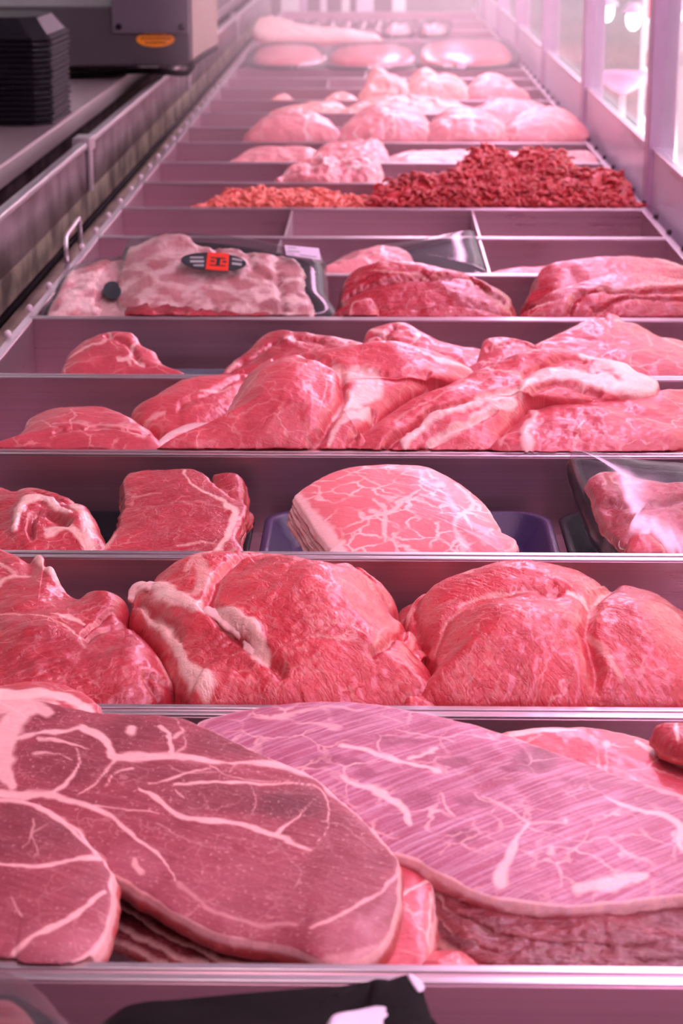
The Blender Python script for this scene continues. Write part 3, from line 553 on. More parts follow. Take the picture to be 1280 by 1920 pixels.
for i, (dx, dy, dD, lab) in enumerate([(0, 0, 0, 'topmost dark red beef slice of the squared stack with a fat edge'), (5, 14, .012, 'second beef slice in the squared dark red stack'), (-2, 26, .024, 'third beef slice in the squared dark red stack'), (4, 40, .036, 'bottom beef slice in the squared dark red stack')]):
    o = piece('beef_slice', lab, 2, [(x+dx*(1 if x > 330 else -1.0), y+dy*.35) for x, y in SB], (1045,1.415+dD,882,1.585+dD*.6), thick=.009, bulge=.005, er=.003, mat='beef' if i % 2 else 'roast2', res=(280,60 if i == 0 else 14), rag=.003, side=.5, group='beef slices in the squared stack',
        disp=(.0015,50), fats=[([(345,883),(360,915),(400,935),(425,950)],[3,2.5,3,5],.8),([(425,955),(440,965),(432,1000),(410,1030),(400,1050)],[6,9,6,6,8],.9),([(240,890),(300,884)],2,.5),([(245,940),(300,935)],1.5,.4),([(200,1030),(215,1010)],6,.5),([(330,1030),(400,1028)],2,.5)], tones=[(300,960,150,50,-.07)])
piece('beef_piece', 'dark rounded lobe curling behind the squared beef stack', 2, [(395,900),(410,890),(440,890),(460,905),(462,945),(450,975),(410,960)], (960,1.57,890,1.61), thick=.012, bulge=.008, mat='roast2', res=(120,30), tones=[(430,930,60,60,-.2)])
PK = [(551,934),(575,914),(612,892),(650,879),(700,874),(755,873),(800,878),(845,898),(885,925),(915,955),(935,985),(946,1010),(968,1016),(966,1032),(945,1040),(940,1052),(640,1052),(615,1032),(590,1000),(568,965)]
for i in range(5):
    d = i*9
    o = piece('pork_slice', ['topmost pink marbled pork slice of the fanned stack', 'second marbled pork slice, its white fat edge showing', 'third marbled pork slice in the fanned stack', 'fourth marbled pork slice in the fanned stack', 'bottom marbled pork slice on the purple foam tray'][i], 2,
        [(x-(3*i if x < 700 else 0), min(1056, y+d*(1.0 if x < 700 else .35))) for x, y in PK], (1045,1.418+.009*i,875,1.575+.006*i), thick=.0045, bulge=.012, prof=(2.2,1.6), er=.002, mat='pork', res=(300,80 if i == 0 else 14), rag=.0012, rind=.003, side=.9, disp=(.001,40), sidetone=.7,
        group='marbled pork slices in the fanned stack', fats=[([(556,938),(585,980),(625,1030),(640,1050)],[12,17,17,15]),([(700,960),(720,985),(718,1030)],[3,7,4],.9),([(690,985),(720,988),(755,965),(790,940)],[4,6,4,2],.9),([(855,920),(885,955),(862,985)],[4,6,4],.9),([(860,985),(850,1010),(870,1040)],[5,4,8],.8),([(660,890),(700,930),(760,950)],[1.5,3,1.5],.7),([(790,950),(860,975)],3,.7)] if i == 0 else [], tones=[(820,890,90,20,.2)])
# leaning wrapped pack
def wrapped(name, label, corners, pl, H, matf, meats, row, lab=None, group=None, filmbulge=.012):
    """corners: px outline of the foam tray's face, on a plane; parts: tray, meat, film"""
    e = None
    tr = piece('foam_tray', None, row, corners, (pl[0], pl[1]+.004, pl[2], pl[3]+.004), thick=H, bulge=-.004, prof=(8,2), er=.003, mat=M['foamblack'], res=(160,20), rag=.0003, disp=(0,40), parent=(e := empty(name, at_y(np.mean([c[0] for c in corners]), pl[0], pl[1]))))
    tag(e, label, 'packaged meat', group)
    for mm in meats: piece(*mm[:2], row, mm[2], mm[3], parent=e, **mm[4])
    cx, cy_ = np.mean(corners, axis=0); big = [(cx+(x-cx)*1.012, cy_+(y-cy_)*1.012) for x, y in corners]
    piece('cling_film', None, row, big, (pl[0], pl[1]-.001, pl[2], pl[3]-.001), thick=H+.003, bulge=filmbulge, prof=(4,2), er=.004, mat=M['film'], res=(160,30), rag=.0008, disp=(.0010,9), parent=e)
    return e
CW = [(1068,862),(1075,855),(1105,857),(1200,872),(1330,900),(1340,1048),(1165,1046),(1145,1030),(1120,992),(1092,930)]
pw = wrapped('wrapped_meat_pack', 'tilted film-wrapped black tray of dark red meat at right edge', CW, (1045,1.425,858,1.565), .018, None,
    [('meat_cut', None, [(1098,905),(1120,888),(1155,884),(1190,895),(1240,905),(1330,920),(1345,1040),(1200,1040),(1150,1010),(1118,965),(1110,930)], (1045,1.420,858,1.560), dict(mat='roast2', thick=.006, bulge=.006, res=(220,50), disp=(.005,60), group=None,
        fats=[([(1105,900),(1128,895),(1132,915)],[3,5,3],.6),([(1160,890),(1150,905),(1200,915)],[4,3,3],.5)], creases=[([(1110,945),(1200,955),(1290,940)],6,.005,.2),([(1120,985),(1180,985),(1200,965)],5,.004,.15)], tones=[(1170,990,60,30,-.1)])),
     ('meat_cut', None, [(1172,1020),(1185,1010),(1215,1008),(1240,1025),(1250,1048),(1180,1048)], (1046,1.414,1008,1.44), dict(mat='veal2', thick=.006, bulge=.008, res=(100,20)))], 2, filmbulge=.015)

# ---- row 3
G3 = 'pork cuts heaped in the fourth tray'
piece('pork_cut', 'low rounded rosy cut nearest the left wall of its tray', 3, [(-20,856),(10,844),(38,820),(50,797),(85,780),(130,774),(180,774),(232,787),(270,808),(296,830),(290,860),(-20,862)], (855,1.685,774,1.79), thick=.03, bulge=.018, mat='veal2', res=(260,50), group=G3,
      fats=[([(42,812),(55,800)],4,.8),([(100,830),(180,828),(280,830)],2,.4),([(135,842),(200,836),(270,846)],[2,4,4],.6),([(180,800),(230,800)],1.5,.4)], creases=[([(110,845),(180,834),(280,838)],4,.003,.12)])
piece('pork_cut', 'smooth rosy cut standing behind the low left cut', 3, [(244,784),(270,765),(300,744),(345,722),(390,713),(440,712),(475,716),(470,760),(430,800),(350,825),(285,815)], (820,1.76,713,1.87), thick=.03, bulge=.018, mat='veal', res=(240,50), group=G3,
      fats=[([(270,806),(310,798)],4,.5),([(375,762),(400,762),(430,755)],[2,4,3],.7),([(300,750),(320,745)],2,.6)], creases=[([(340,790),(400,765),(450,730)],6,.003,.08)])
piece('pork_cut', 'flat pale pink fatty cut in front of the smooth rosy cut', 3, [(262,860),(285,838),(320,812),(360,797),(408,797),(425,808),(390,835),(350,860)], (858,1.684,797,1.745), thick=.02, bulge=.008, mat='palepork', res=(200,30), group=G3,
      fats=[([(290,850),(330,820),(400,803)],[8,10,6],.7)], creases=[([(310,850),(350,825),(420,810)],4,.003,.1)])
piece('pork_cut', 'long rosy leg cut with a pink upper fold, centre of its tray', 3,
      [(300,862),(345,848),(398,822),(432,770),(462,718),(500,690),(545,678),(610,668),(670,662),(735,666),(800,676),(860,690),(890,704),(890,722),(868,733),(810,742),(760,765),(712,800),(690,850),(660,862)], (856,1.68,665,1.85), thick=.045, bulge=.026, mat='veal', res=(400,90), group=G3, center=(600,770), disp=(.003,36),
      fats=[([(625,728),(650,745),(690,752),(700,765),(660,790),(630,820)],[6,16,20,16,14,6],.85),([(780,698),(820,710),(880,704)],[3,4,4],.8),([(425,820),(470,760),(540,720),(590,715)],1.5,.4),([(600,745),(612,775),(600,820)],1.5,.5),([(620,850),(650,820),(690,800)],[4,7,8],.8),([(560,740),(590,790)],1.2,.4)],
      tones=[(540,790,80,50,-.04),(560,705,50,20,.05)], creases=[([(520,698),(550,690),(600,715),(635,740),(640,790),(620,830),(580,860)],8,.008,.10),([(640,735),(720,745),(800,738)],6,.005,.06),([(700,800),(680,830),(660,850)],6,.006,.2),([(515,707),(545,703),(540,696)],4,.003,.15)],
      lobes=[(530,780,80,60,.014),(740,690,100,24,.010),(760,750,70,20,.004)])
piece('pork_cut', 'long cut carrying a thick white fat band, right of centre in its tray', 3,
      [(640,862),(690,812),(740,778),(815,742),(870,715),(910,698),(960,680),(1010,668),(1070,668),(1130,682),(1175,686),(1200,702),(1232,716),(1236,738),(1210,754),(1150,765),(1080,770),(1000,772),(975,792),(935,830),(912,862)], (856,1.678,668,1.83), thick=.035, bulge=.018, mat='veal', res=(400,80), group=G3, center=(900,770), disp=(.004,40),
      fats=[([(760,850),(800,822),(870,795),(965,765)],[8,10,10,8],.95,.003),([(800,850),(870,825),(930,790),(960,780)],[4,8,10,8],.9),([(975,765),(990,745),(1040,730),(1100,735),(1160,745),(1215,740)],[10,14,12,14,16,20],1,.003),([(1090,690),(1130,692),(1165,705),(1190,725),(1220,738)],[8,14,22,26,20],1),([(990,742),(960,728),(915,715)],[5,4,2],.7),([(740,815),(830,775),(920,735)],2,.4),([(1150,705),(1110,715)],10,.7)],
      creases=[([(720,855),(800,810),(900,780),(970,762)],5,.007,.25),([(790,856),(860,828),(930,800)],4,.004,.2),([(1000,765),(1050,748),(1120,760)],5,.005,.2),([(985,730),(1060,700),(1090,702)],5,.004,.05)], lobes=[(1030,690,90,20,.008),(840,780,100,30,.004)])
piece('pork_cut', 'moist rosy cut with a beaded fat seam, front right of its tray', 3, [(922,862),(935,828),(965,795),(1000,775),(1060,766),(1130,762),(1200,754),(1260,742),(1340,738),(1350,800),(1300,845),(1220,862)], (856,1.676,740,1.80), thick=.03, bulge=.018, mat='veal2', res=(320,60), group=G3, disp=(.003,50), center=(1120,810),
      fats=[([(993,790),(1000,810),(985,830),(990,855)],[4,8,9,12],.85,.002),([(1080,835),(1090,820)],2,.5),([(940,850),(960,810)],4,.4)], tones=[(1060,830,60,20,-.08)])
piece('pork_piece', 'small pale fat knob at the rim between two cuts', 3, [(885,862),(900,845),(925,838),(942,850),(940,862)], (860,1.676,840,1.69), thick=.01, bulge=.006, mat='fatwhite', res=(90,20))
# ---- row 4
G4 = 'thin red cuts in the fifth tray'
piece('red_cut', 'lone folded red cut on the left of the grey pad', 4, [(122,682),(135,660),(165,640),(205,626),(240,626),(258,636),(268,652),(292,665),(310,690),(345,706),(340,718),(130,718)], (716,1.975,626,2.07), thick=.02, bulge=.012, mat='veal2', res=(240,40), group=G4,
      fats=[([(205,628),(200,650),(130,680)],[3,3,3],.7),([(262,640),(250,670),(245,700)],[3,3,3],.7),([(225,695),(250,690),(270,700)],[3,5,3],.8)], tones=[(175,655,45,25,-.15)], creases=[([(200,640),(240,660),(260,690)],5,.004,.06)])
piece('red_cut', 'red cut with a knobbed corner, just right of the grey pad', 4, [(414,708),(425,690),(460,662),(485,638),(508,625),(545,626),(600,632),(650,640),(690,650),(720,665),(720,718),(416,718)], (716,1.97,626,2.09), thick=.022, bulge=.012, mat='roast2', res=(260,40), group=G4,
      fats=[([(470,695),(500,670),(540,650),(560,660)],[3,3,4,3],.5),([(534,652)],7,.7),([(440,690),(425,702)],4,.5)], creases=[([(430,705),(480,680),(520,655),(600,655)],5,.004,.12)], lobes=[(535,655,14,10,.005)])
piece('red_cut', 'red cut with a round fold, behind the long rosy leg cut', 4, [(668,668),(680,640),(690,622),(725,610),(758,608),(785,622),(820,642),(870,655),(920,668),(930,718),(668,718)], (716,1.985,608,2.12), thick=.02, bulge=.012, mat='veal2', res=(240,40), group=G4,
      fats=[([(690,625),(720,640),(725,660)],[3,4,2],.7),([(765,612),(785,640),(770,665)],[3,5,3],.7),([(690,650),(720,640)],4,.5)], creases=[([(665,650),(700,640),(725,655),(720,680)],4,.005,.2),([(735,625),(725,645),(745,665)],4,.003,.1)])
piece('red_cut', 'short upright red flap between the round fold and the broad cut', 4, [(850,718),(885,690),(898,660),(908,640),(940,636),(975,642),(1010,655),(1030,690),(1030,718)], (716,1.978,636,2.06), thick=.018, bulge=.012, mat='veal2', res=(180,40), group=G4,
      fats=[([(915,645),(925,655),(950,645)],[2,4,2],.6),([(925,655),(920,670)],3,.6)], creases=[([(915,665),(960,655),(1000,665)],5,.004,.12)])
piece('red_cut', 'broad flat red cut rising above the rim on the right', 4, [(975,712),(985,668),(1000,650),(1045,630),(1085,610),(1110,598),(1128,602),(1140,592),(1158,596),(1168,606),(1195,612),(1240,636),(1290,648),(1340,690),(1345,722),(975,722)], (720,1.985,596,2.15), thick=.022, bulge=.014, mat='veal2', res=(300,50), group=G4,
      fats=[([(1085,612),(1110,604)],[5,4],.7),([(1150,618),(1190,612)],[3,6],.7),([(1210,640),(1216,670)],[2,2],.6),([(1240,650),(1285,668)],3,.5)])
# ---- row 5: tenderloins
piece('tenderloin', 'thick dark red tenderloin on top, centre of its tray', 5, [(638,585),(640,548),(652,520),(680,505),(725,497),(775,500),(830,510),(880,522),(925,544),(958,564),(957,588),(935,605),(640,605)], (602,2.27,497,2.38), thick=.03, bulge=.022, mat='tender', res=(280,50), tones=[(900,575,60,30,-.2)],
      creases=[([(645,565),(720,552),(800,548),(880,540),(910,560)],6,.008,.25),([(650,545),(720,538)],3,.003,.1),([(880,535),(895,560),(940,580)],4,.005,.2)], fats=[([(690,530),(800,545)],2,.4),([(840,545),(930,572)],3,.3)], cat='tenderloin')
piece('tenderloin', 'smooth tenderloin lying along the rim, under the thick dark one', 5, [(690,608),(705,578),(750,564),(810,560),(860,563),(905,582),(940,606)], (604,2.262,560,2.31), thick=.025, bulge=.012, mat='tender', res=(200,40), fats=[([(800,575),(870,590)],3,.3)], cat='tenderloin')
piece('tenderloin', 'short round tenderloin end at the rim beside the smooth one', 5, [(642,606),(648,585),(665,568),(690,562),(706,572),(710,606)], (604,2.258,562,2.29), thick=.02, bulge=.012, mat='roast2', res=(120,30), fats=[([(655,600),(665,580),(700,572)],2,.5)], cat='tenderloin')
piece('tenderloin', 'upper of two pink tenderloins at the right of their tray', 5, [(1002,540),(1006,515),(1030,500),(1090,490),(1160,486),(1230,490),(1290,505),(1340,520),(1345,580),(1010,580)], (585,2.34,487,2.43), thick=.03, bulge=.020, mat='tender', res=(260,50), tones=[(1130,520,140,30,.12)], fats=[([(1060,505),(1150,495)],2,.3),([(1240,505),(1320,525)],4,.3)], cat='tenderloin')
piece('tenderloin', 'lower front tenderloin with long sinew streaks, right end of its tray', 5, [(995,605),(1000,580),(1020,558),(1080,538),(1140,522),(1200,518),(1270,530),(1345,545),(1350,608)], (604,2.265,520,2.35), thick=.03, bulge=.020, mat='tender', res=(280,50), tones=[(1130,555,120,25,.10)], cat='tenderloin',
      creases=[([(1065,600),(1075,580),(1120,570),(1200,572),(1290,565)],5,.006,.2),([(1110,600),(1180,585),(1290,585)],4,.005,.2)], fats=[([(1120,566),(1200,560),(1300,550)],[2,4,5],.5),([(1140,577),(1290,575)],2,.4)])
def decal(name, parent, of, pts, lift, mat, th=.0005, label=None, smoothn=0):
    """a flat label of its own small thickness lying on the plane of a piece"""
    P1, u, v, n, onp = FR[of.name]; L = cr(pts, smoothn, True) if smoothn else np.array(pts, float); A = [onp(*p) for p in L]; m = len(A)
    V = [P1+u*a[0]+v*a[1]+n*(lift+h) for h in (0, th) for a in A]
    Fc = [tuple(range(m))[::-1], tuple(range(m, 2*m))]+[(i, (i+1) % m, m+(i+1) % m, m+i) for i in range(m)]
    o = mk(name, V, Fc, M[mat], parent, False)
    if label: o['label'] = label
    return o
ell = lambda cx, cy_, rx, ry, a=0., n=36: [(cx+rx*math.cos(t)*math.cos(a)-ry*math.sin(t)*math.sin(a), cy_+rx*math.cos(t)*math.sin(a)+ry*math.sin(t)*math.cos(a)) for t in np.linspace(0, 2*math.pi, n, endpoint=False)]
kids = lambda e, nm: [c for c in bpy.data.objects if c.parent == e and c.name.startswith(nm)][0]
# ---- row 5: wrapped ribs
r1 = wrapped('wrapped_rib_pack', 'lower wrapped rib pack, pale lilac, half hidden at the left wall', [(84,604),(100,555),(116,520),(150,497),(200,487),(300,490),(300,604)], (600,2.27,487,2.42), .014, None,
    [('rib_meat', None, [(92,600),(108,552),(125,518),(160,500),(205,490),(215,520),(185,600)], (600,2.262,487,2.412), dict(mat='ribs', thick=.006, bulge=.010, res=(160,40), disp=(.004,60), tones=[(130,550,50,40,.3)])),
     ('pale_bone_side', 'greyish pale bone side', [(170,600),(188,520),(205,492),(290,492),(290,600)], (600,2.264,487,2.414), dict(mat='fatwhite', thick=.006, bulge=.007, res=(120,30), disp=(.003,60)))], 5, group='wrapped rib packs')
fl = kids(r1, 'cling_film'); decal('label_sticker', r1, fl, ell(212,566,17,17,0), .0145, 'lblblack')
r2 = wrapped('wrapped_rib_pack', 'upper wrapped rib pack with black oval label and red square, on top of the other', [(222,560),(232,470),(250,458),(345,447),(480,462),(595,488),(603,492),(612,560),(616,600),(400,602),(262,598),(228,590)], (600,2.258,445,2.455), .016, None,
    [('rib_meat', None, [(218,566),(222,520),(236,478),(250,462),(300,449),(330,444),(352,448),(368,462),(430,470),(500,480),(560,492),(572,540),(578,594),(420,592),(300,588),(236,582)], (598,2.250,445,2.447), dict(mat='ribs', thick=.010, bulge=.010, prof=(3,2), res=(300,70), rag=.004, disp=(.004,32), rind=.002,
        tones=[(540,560,50,35,-.30),(420,495,60,18,-.25),(280,480,60,25,.18),(480,580,90,10,-.2),(340,455,25,12,-.15)], lobes=[(325,458,40,14,.007),(440,490,25,20,.004),(500,500,25,20,.004)],
        creases=[([(400,465),(410,500),(440,520)],6,.004,.1),([(460,470),(470,510),(500,530)],6,.004,.1),([(520,490),(520,530),(530,590)],6,.004,.1)])),
     ('red_edge', 'raw red lower edge', [(232,586),(240,570),(290,568),(345,572),(405,578),(480,586),(540,594),(420,600),(290,600),(240,594)], (600,2.247,560,2.29), dict(mat='roast2', thick=.008, bulge=.004, res=(160,20), rag=.002, disp=(.004,80)))], 5, group='wrapped rib packs', filmbulge=.022)
fl = kids(r2, 'cling_film')
lb = decal('oval_label', r2, fl, ell(402,525,61,17,.06), .0235, 'lblblack', .0006, 'black oval label with a red square')
sq = decal('red_square', lb, fl, [(391,508),(431,510),(429,543),(387,540)], .0242, 'lblred', .0003)
for a in ([(397,517),(424,519),(424,521),(397,519)],[(396,523),(404,523.5),(404,527),(396,526)],[(408,520),(415,520),(413,533),(406,532)],[(418,524),(426,525),(426,528),(418,527)],[(395,531),(424,533),(424,535),(395,533)]): decal('lettering', lb, fl, a, .0246, 'lblblack', .0002)
for a in ([(358,516),(383,516),(383,519),(358,519)],[(358,523),(384,523),(384,527),(358,527)],[(364,531),(384,531),(384,534),(364,534)],[(437,518),(456,522),(455,525),(436,522)],[(436,527),(455,529),(454,533),(436,531)]): decal('lettering', lb, fl, a, .0243, 'lblgrey', .0002)
pw_ = decal('price_label', r2, fl, [(534,486),(598,492),(602,514),(537,505)], .0185, 'lblpink', .0004, 'small pale lilac label with faint lines')
for a in ([(540,490),(556,491),(556,493),(540,492)],[(540,496),(562,498),(562,500),(540,498)],[(562,504),(594,508),(594,510),(562,506)]): decal('print_line', pw_, fl, a, .0190, 'lblgrey', .0002)
# ---- row 6
r3 = wrapped('wrapped_meat_pack', 'film-wrapped pale meat with a crumpled shiny film end, middle compartment behind the tenderloins', [(596,520),(632,490),(690,474),(760,464),(830,450),(885,440),(893,446),(912,516),(900,522)], (518,2.55,440,2.70), .012, None,
    [('meat_cut', None, [(600,520),(625,496),(660,478),(710,468),(745,468),(770,480),(780,500),(800,520)], (518,2.543,440,2.692), dict(mat='palepork', thick=.008, bulge=.014, res=(160,40), disp=(.004,50)))], 6, filmbulge=.016)
piece('pork_slice', 'thin flat pink slice low in the right compartment behind the tenderloins', 6, [(910,520),(935,508),(990,502),(1050,498),(1078,502),(1085,520)], (519,2.56,498,2.64), thick=.008, bulge=.004, mat='veal2', res=(120,20))
# ---- row 8: mince
def mince(name, label, row, out, pl, mat, bulge, peaks, nst, rad, **kw):
    o = piece(name, label, row, out, pl, thick=.03, bulge=bulge, mat=mat, res=(220,50), rag=.005, disp=(.010,70), cat='minced meat', tones=[], lobes=peaks, **kw)
    tag(o, kind='stuff'); me = o.data; nv = 1+220*50; co = np.empty(len(me.vertices)*3); me.vertices.foreach_get('co', co); co = co.reshape(-1, 3)[:nv]+wloc(o); pcs = co[RNG.integers(0, nv, nst)]
    P1, u, v, n, onp = FR[o.name]; m = MB(); pc = []
    for p in pcs:
        a = RNG.uniform(0, 6.28); L_ = RNG.uniform(.014, .032); c = RNG.uniform(-1, 1)*4.5; k = 8; t = np.linspace(-.5, .5, k)
        d = np.cumsum(np.stack([np.cos(a+c*t), np.sin(a+c*t)], 1), 0)*L_/k; d -= d.mean(0); hh = RNG.uniform(-.001, .006)*(1-(2*t)**2*1.3)+RNG.uniform(0, .003)
        Q = p+u*d[:, :1]+v*d[:, 1:]+n*hh[:, None]
        Q[:, 1] = np.where(Q[:, 2] < RZ+.004, np.clip(Q[:, 1], R(row)+.014, R(row+1)-.014), Q[:, 1]); Q[:, 0] = np.clip(Q[:, 0], X0-.385, X0+.385)
        m.tube(Q, rad*RNG.uniform(.8, 1.2)*np.array([.5, .9, 1, 1, 1, 1, .9, .5]), 6)
    V = np.array(m.V); mk('mince_strands', V, m.F, M[mat], o, True, {'mk': np.tile([0, .5, 0], (len(V), 1)), 'pc': V})
    return o
mince('minced_beef_mound', 'heaped dark red minced beef filling the right compartment', 8, [(716,396),(716,352),(730,345),(770,342),(820,350),(840,335),(862,315),(872,296),(895,288),(925,288),(950,300),(965,305),(990,294),(1030,293),(1070,306),(1100,330),(1140,332),(1170,335),(1186,352),(1196,385),(1196,398)],
      (396,3.10,288,3.27), 'mince', .020, [(905,315,34,22,.010),(960,340,30,20,-.006),(1020,322,50,28,.011),(1130,350,30,16,.006),(860,350,26,20,.005),(1080,345,20,20,-.005)], 1100, .0024)
mince('minced_poultry_mound', 'flat orange-pink minced meat in the left compartment', 8, [(372,396),(384,380),(415,366),(455,360),(520,364),(600,368),(665,374),(702,380),(704,396)], (396,3.105,360,3.20), 'minceo', .008, [], 380, .0023)
# ---- rows 9-14
def far(name, label, row, out, D0, D1, mat, th=.02, bu=.02, **kw):
    ys = [p[1] for p in out]; return piece(name, label, row, out, (max(ys), R(row)+D0, min(ys), R(row)+D1), thick=th, bulge=bu, mat=mat, res=kw.pop('res', (140, 28)), disp=kw.pop('disp', (.005, 40)), **kw)
far('pork_piece', 'crumpled pink meat pile left of the divider, front of its tray', 9, [(520,350),(530,330),(548,315),(580,304),(620,300),(640,310),(650,350)], .02, .10, 'palepork', group='crumpled pink pieces behind the minced meat', disp=(.014,45), fats=[([(560,320),(600,330)],4),([(600,310),(620,335)],4)])
far('pork_piece', 'crumpled pink meat piece against the divider', 9, [(610,350),(622,318),(640,298),(680,294),(708,300),(712,350)], .03, .13, 'palepork', group='crumpled pink pieces behind the minced meat', disp=(.014,45), fats=[([(640,310),(690,315)],4),([(650,335),(690,330)],3)])
far('pork_slice', 'small flat pale slice right of the divider, low in its tray', 9, [(758,348),(770,338),(810,334),(850,328),(872,334),(868,348)], .02, .10, 'palepork', bu=.006)
far('pork_slice', 'flat pink slices lying left in the tray behind the crumpled pieces', 10, [(432,312),(445,295),(470,280),(520,275),(580,278),(600,290),(598,312)], .02, .16, 'palepork', bu=.008)
far('pork_slice', 'pink pile touching the divider in the tray behind the crumpled pieces', 10, [(580,312),(588,290),(610,272),(650,266),(700,266),(722,276),(720,312)], .02, .17, 'palepork', bu=.012, disp=(.010,45))
far('pork_slice', 'long low pink slices between the divider and the right end', 10, [(724,312),(730,294),(780,284),(870,282),(960,286),(1035,296),(1044,312)], .02, .14, 'palepork', bu=.006)
far('pork_slice', 'short pink slice at the right end, behind the red mince', 10, [(1046,310),(1049,288),(1078,283),(1112,290),(1122,310)], .02, .14, 'palepork', bu=.006)
for pts, lab in (([(464,274),(472,250),(500,232),(545,221),(585,228),(622,241),(642,262),(638,274)], 'pale round pork joint, leftmost of its row'), ([(634,274),(645,242),(675,220),(725,209),(775,214),(808,240),(806,274)], 'round pork joint with a pale seam, second from the left'),
                 ([(796,274),(806,238),(840,220),(890,219),(935,236),(964,274)], 'round pork joint with a white fat edge, third from the left'), ([(935,274),(950,240),(1000,220),(1055,220),(1088,238),(1098,272)], 'rosy pork joint, rightmost of its row')):
    cx = np.mean([p[0] for p in pts]); far('pork_joint', lab, 11, pts, .02, .20, 'palepork', th=.03, bu=.04, group='round pork joints', prof=(2.2, 2), fats=[([(cx-20,225),(cx+10,250),(cx+15,270)],[2,4,4],.8)] if cx < 1000 else [])
far('pork_joint', 'pale pork joint behind the third and fourth round joints', 12, [(870,236),(885,212),(930,197),(985,199),(1030,212),(1050,236)], .02, .18, 'palepork', bu=.03)
far('poultry_piece', 'flat pale poultry pieces behind the second round joint', 13, [(640,222),(655,203),(700,190),(760,185),(830,192),(880,205),(890,222)], .02, .2, 'chick', bu=.02, disp=(.012,35))
far('poultry_piece', 'flat pale scrap left of the flat poultry pieces', 13, [(500,220),(530,205),(590,192),(640,196),(650,220)], .02, .2, 'chick', bu=.01)
far('poultry_piece', 'tiny pale scrap alone at the left of its tray', 14, [(505,193),(520,182),(535,177),(548,186),(552,193)], .02, .12, 'chick', bu=.008, res=(80,16))
far('poultry_piece', 'small pale scraps left of the tall poultry piece', 14, [(608,193),(618,181),(640,174),(660,180),(668,193)], .02, .12, 'chick', bu=.01, res=(80,16))
far('poultry_piece', 'tall pale poultry piece with a pointed top, leftmost of three', 14, [(672,200),(682,172),(688,148),(700,138),(718,143),(730,152),(755,158),(774,178),(778,200)], .02, .2, 'chick', bu=.04, disp=(.014,30))
far('poultry_piece', 'wide pale poultry piece, middle of three', 14, [(762,198),(764,160),(782,143),(806,142),(820,155),(852,152),(874,166),(884,196)], .02, .2, 'chick', bu=.04, disp=(.010,30))
far('poultry_piece', 'smooth pink poultry breast, rightmost of three', 14, [(870,196),(884,162),(915,150),(948,157),(975,178),(992,198)], .02, .2, 'palepork', bu=.04)
# ---- far packs
for i, (x0, x1, y0, y1, k, mt, lab) in enumerate([(470,612,84,116,17,'palepork','shiny film-wrapped pink pack, left in the far tray'), (616,782,84,118,17,'veal2','shiny film-wrapped pink pack, middle of the far tray'), (786,962,76,116,17,'roast','shiny film-wrapped red pack, right in the far tray')]):
    D = R(k)
    wrapped('wrapped_meat_pack', lab, [(x0,y1+4),(x0+12,y0+4),(x1-20,y0),(x1,y1+2)], (y1,D+.03,y0,D+.42), .012, None, [('meat_cut', None, [(x0+14,y1),(x0+22,y0+8),(x1-30,y0+5),(x1-14,y1-1)], (y1,D+.022,y0,D+.412), dict(mat=mt, thick=.008, bulge=.014, res=(80,16)))], None, filmbulge=.018, group='shiny wrapped packs in the far tray')
far('pale_sausage', 'long pale tapering sausage across the left of a far tray', 19, [(476,62),(478,42),(495,33),(520,38),(560,50),(620,58),(700,66),(706,74),(600,74),(500,72)], .05, .30, 'fatwhite', th=.02, bu=.02, clamp=False, cat='sausage')
for i in range(10):
    x = 548+i*31; D = R(21)+.1
    P = at_y(x, 40, D); mb = MB(); zc = P[2]
    r_ = [rrect(P[0], D+.02+t*.20, zc+t*.05, .060, .012+.0*t, .005, 2) for t in (0, .5, 1)]
    V, Fc = loft([[(P[0]+a*.031*s-.0+b*.02, D+b*.16, zc-.055+b*.045+c*.012*s) for a, c in ((1,0),(.6,.8),(0,1),(-.6,.8),(-1,0),(-.6,-.8),(0,-1),(.6,-.8))] for b, s in ((0,.3),(.03,.9),(.3,1),(.8,1),(.97,.9),(1,.3))])
    e = mk('dark_sausage_pack', V, Fc, M['blackgloss'] if 'blackgloss' in M else M.setdefault('blackgloss', plain('glossy_dark_pack', (.06, .02, .03), .12)), None, True)
    tag(e, 'glossy dark pack in the leaning row at the far end of the case', 'packaged meat', 'leaning dark packs at the far end')
for i, (x, lab) in enumerate([(745, 'shiny crumpled clear pack, left of two near the far end'), (812, 'shiny crumpled clear pack, right of two near the far end')]):
    wrapped('clear_film_pack', lab, [(x-25,62),(x-20,48),(x+22,46),(x+27,60)], (60,R(20)+.05,47,R(20)+.28), .02, None, [('meat_cut', None, [(x-18,60),(x-15,50),(x+16,49),(x+20,59)], (60,R(20)+.045,47,R(20)+.27), dict(mat='palepork', thick=.008, bulge=.012, res=(60,12)))], None, filmbulge=.03)

# ---- black card holder and film pack nearest the camera
bs = piece('black_plastic_sheet', 'black plastic sheet with a folded end lying over the front rim', -1, [(222,1960),(228,1888),(330,1872),(440,1862),(560,1852),(650,1846),(700,1838),(735,1842),(800,1960)], (1960,.70,1840,.775), thick=.003, bulge=.0005, prof=(8,2), er=.0008, mat=M['black'], res=(160,16), rag=.0003, disp=(.0012,30), cat='plastic sheet', clamp=False)
piece('folded_end', 'folded upright end', -1, [(692,1846),(730,1836),(764,1826),(775,1830),(792,1850),(806,1960),(700,1960)], (1960,.69,1828,.770), thick=.006, bulge=.002, er=.001, mat=M['black'], res=(90,14), rag=.0003, disp=(.001,40), parent=bs, clamp=False)
piece('corner_highlight', 'pale highlight painted on the corner', -1, [(764,1826),(778,1829),(796,1848),(782,1856)], (1856,.745,1826,.762), thick=.001, bulge=.0003, er=.0004, mat=M['lblpink'], res=(40,6), rag=0, disp=(0,40), parent=bs, clamp=False)  # highlight on the black plastic, made as a pale patch
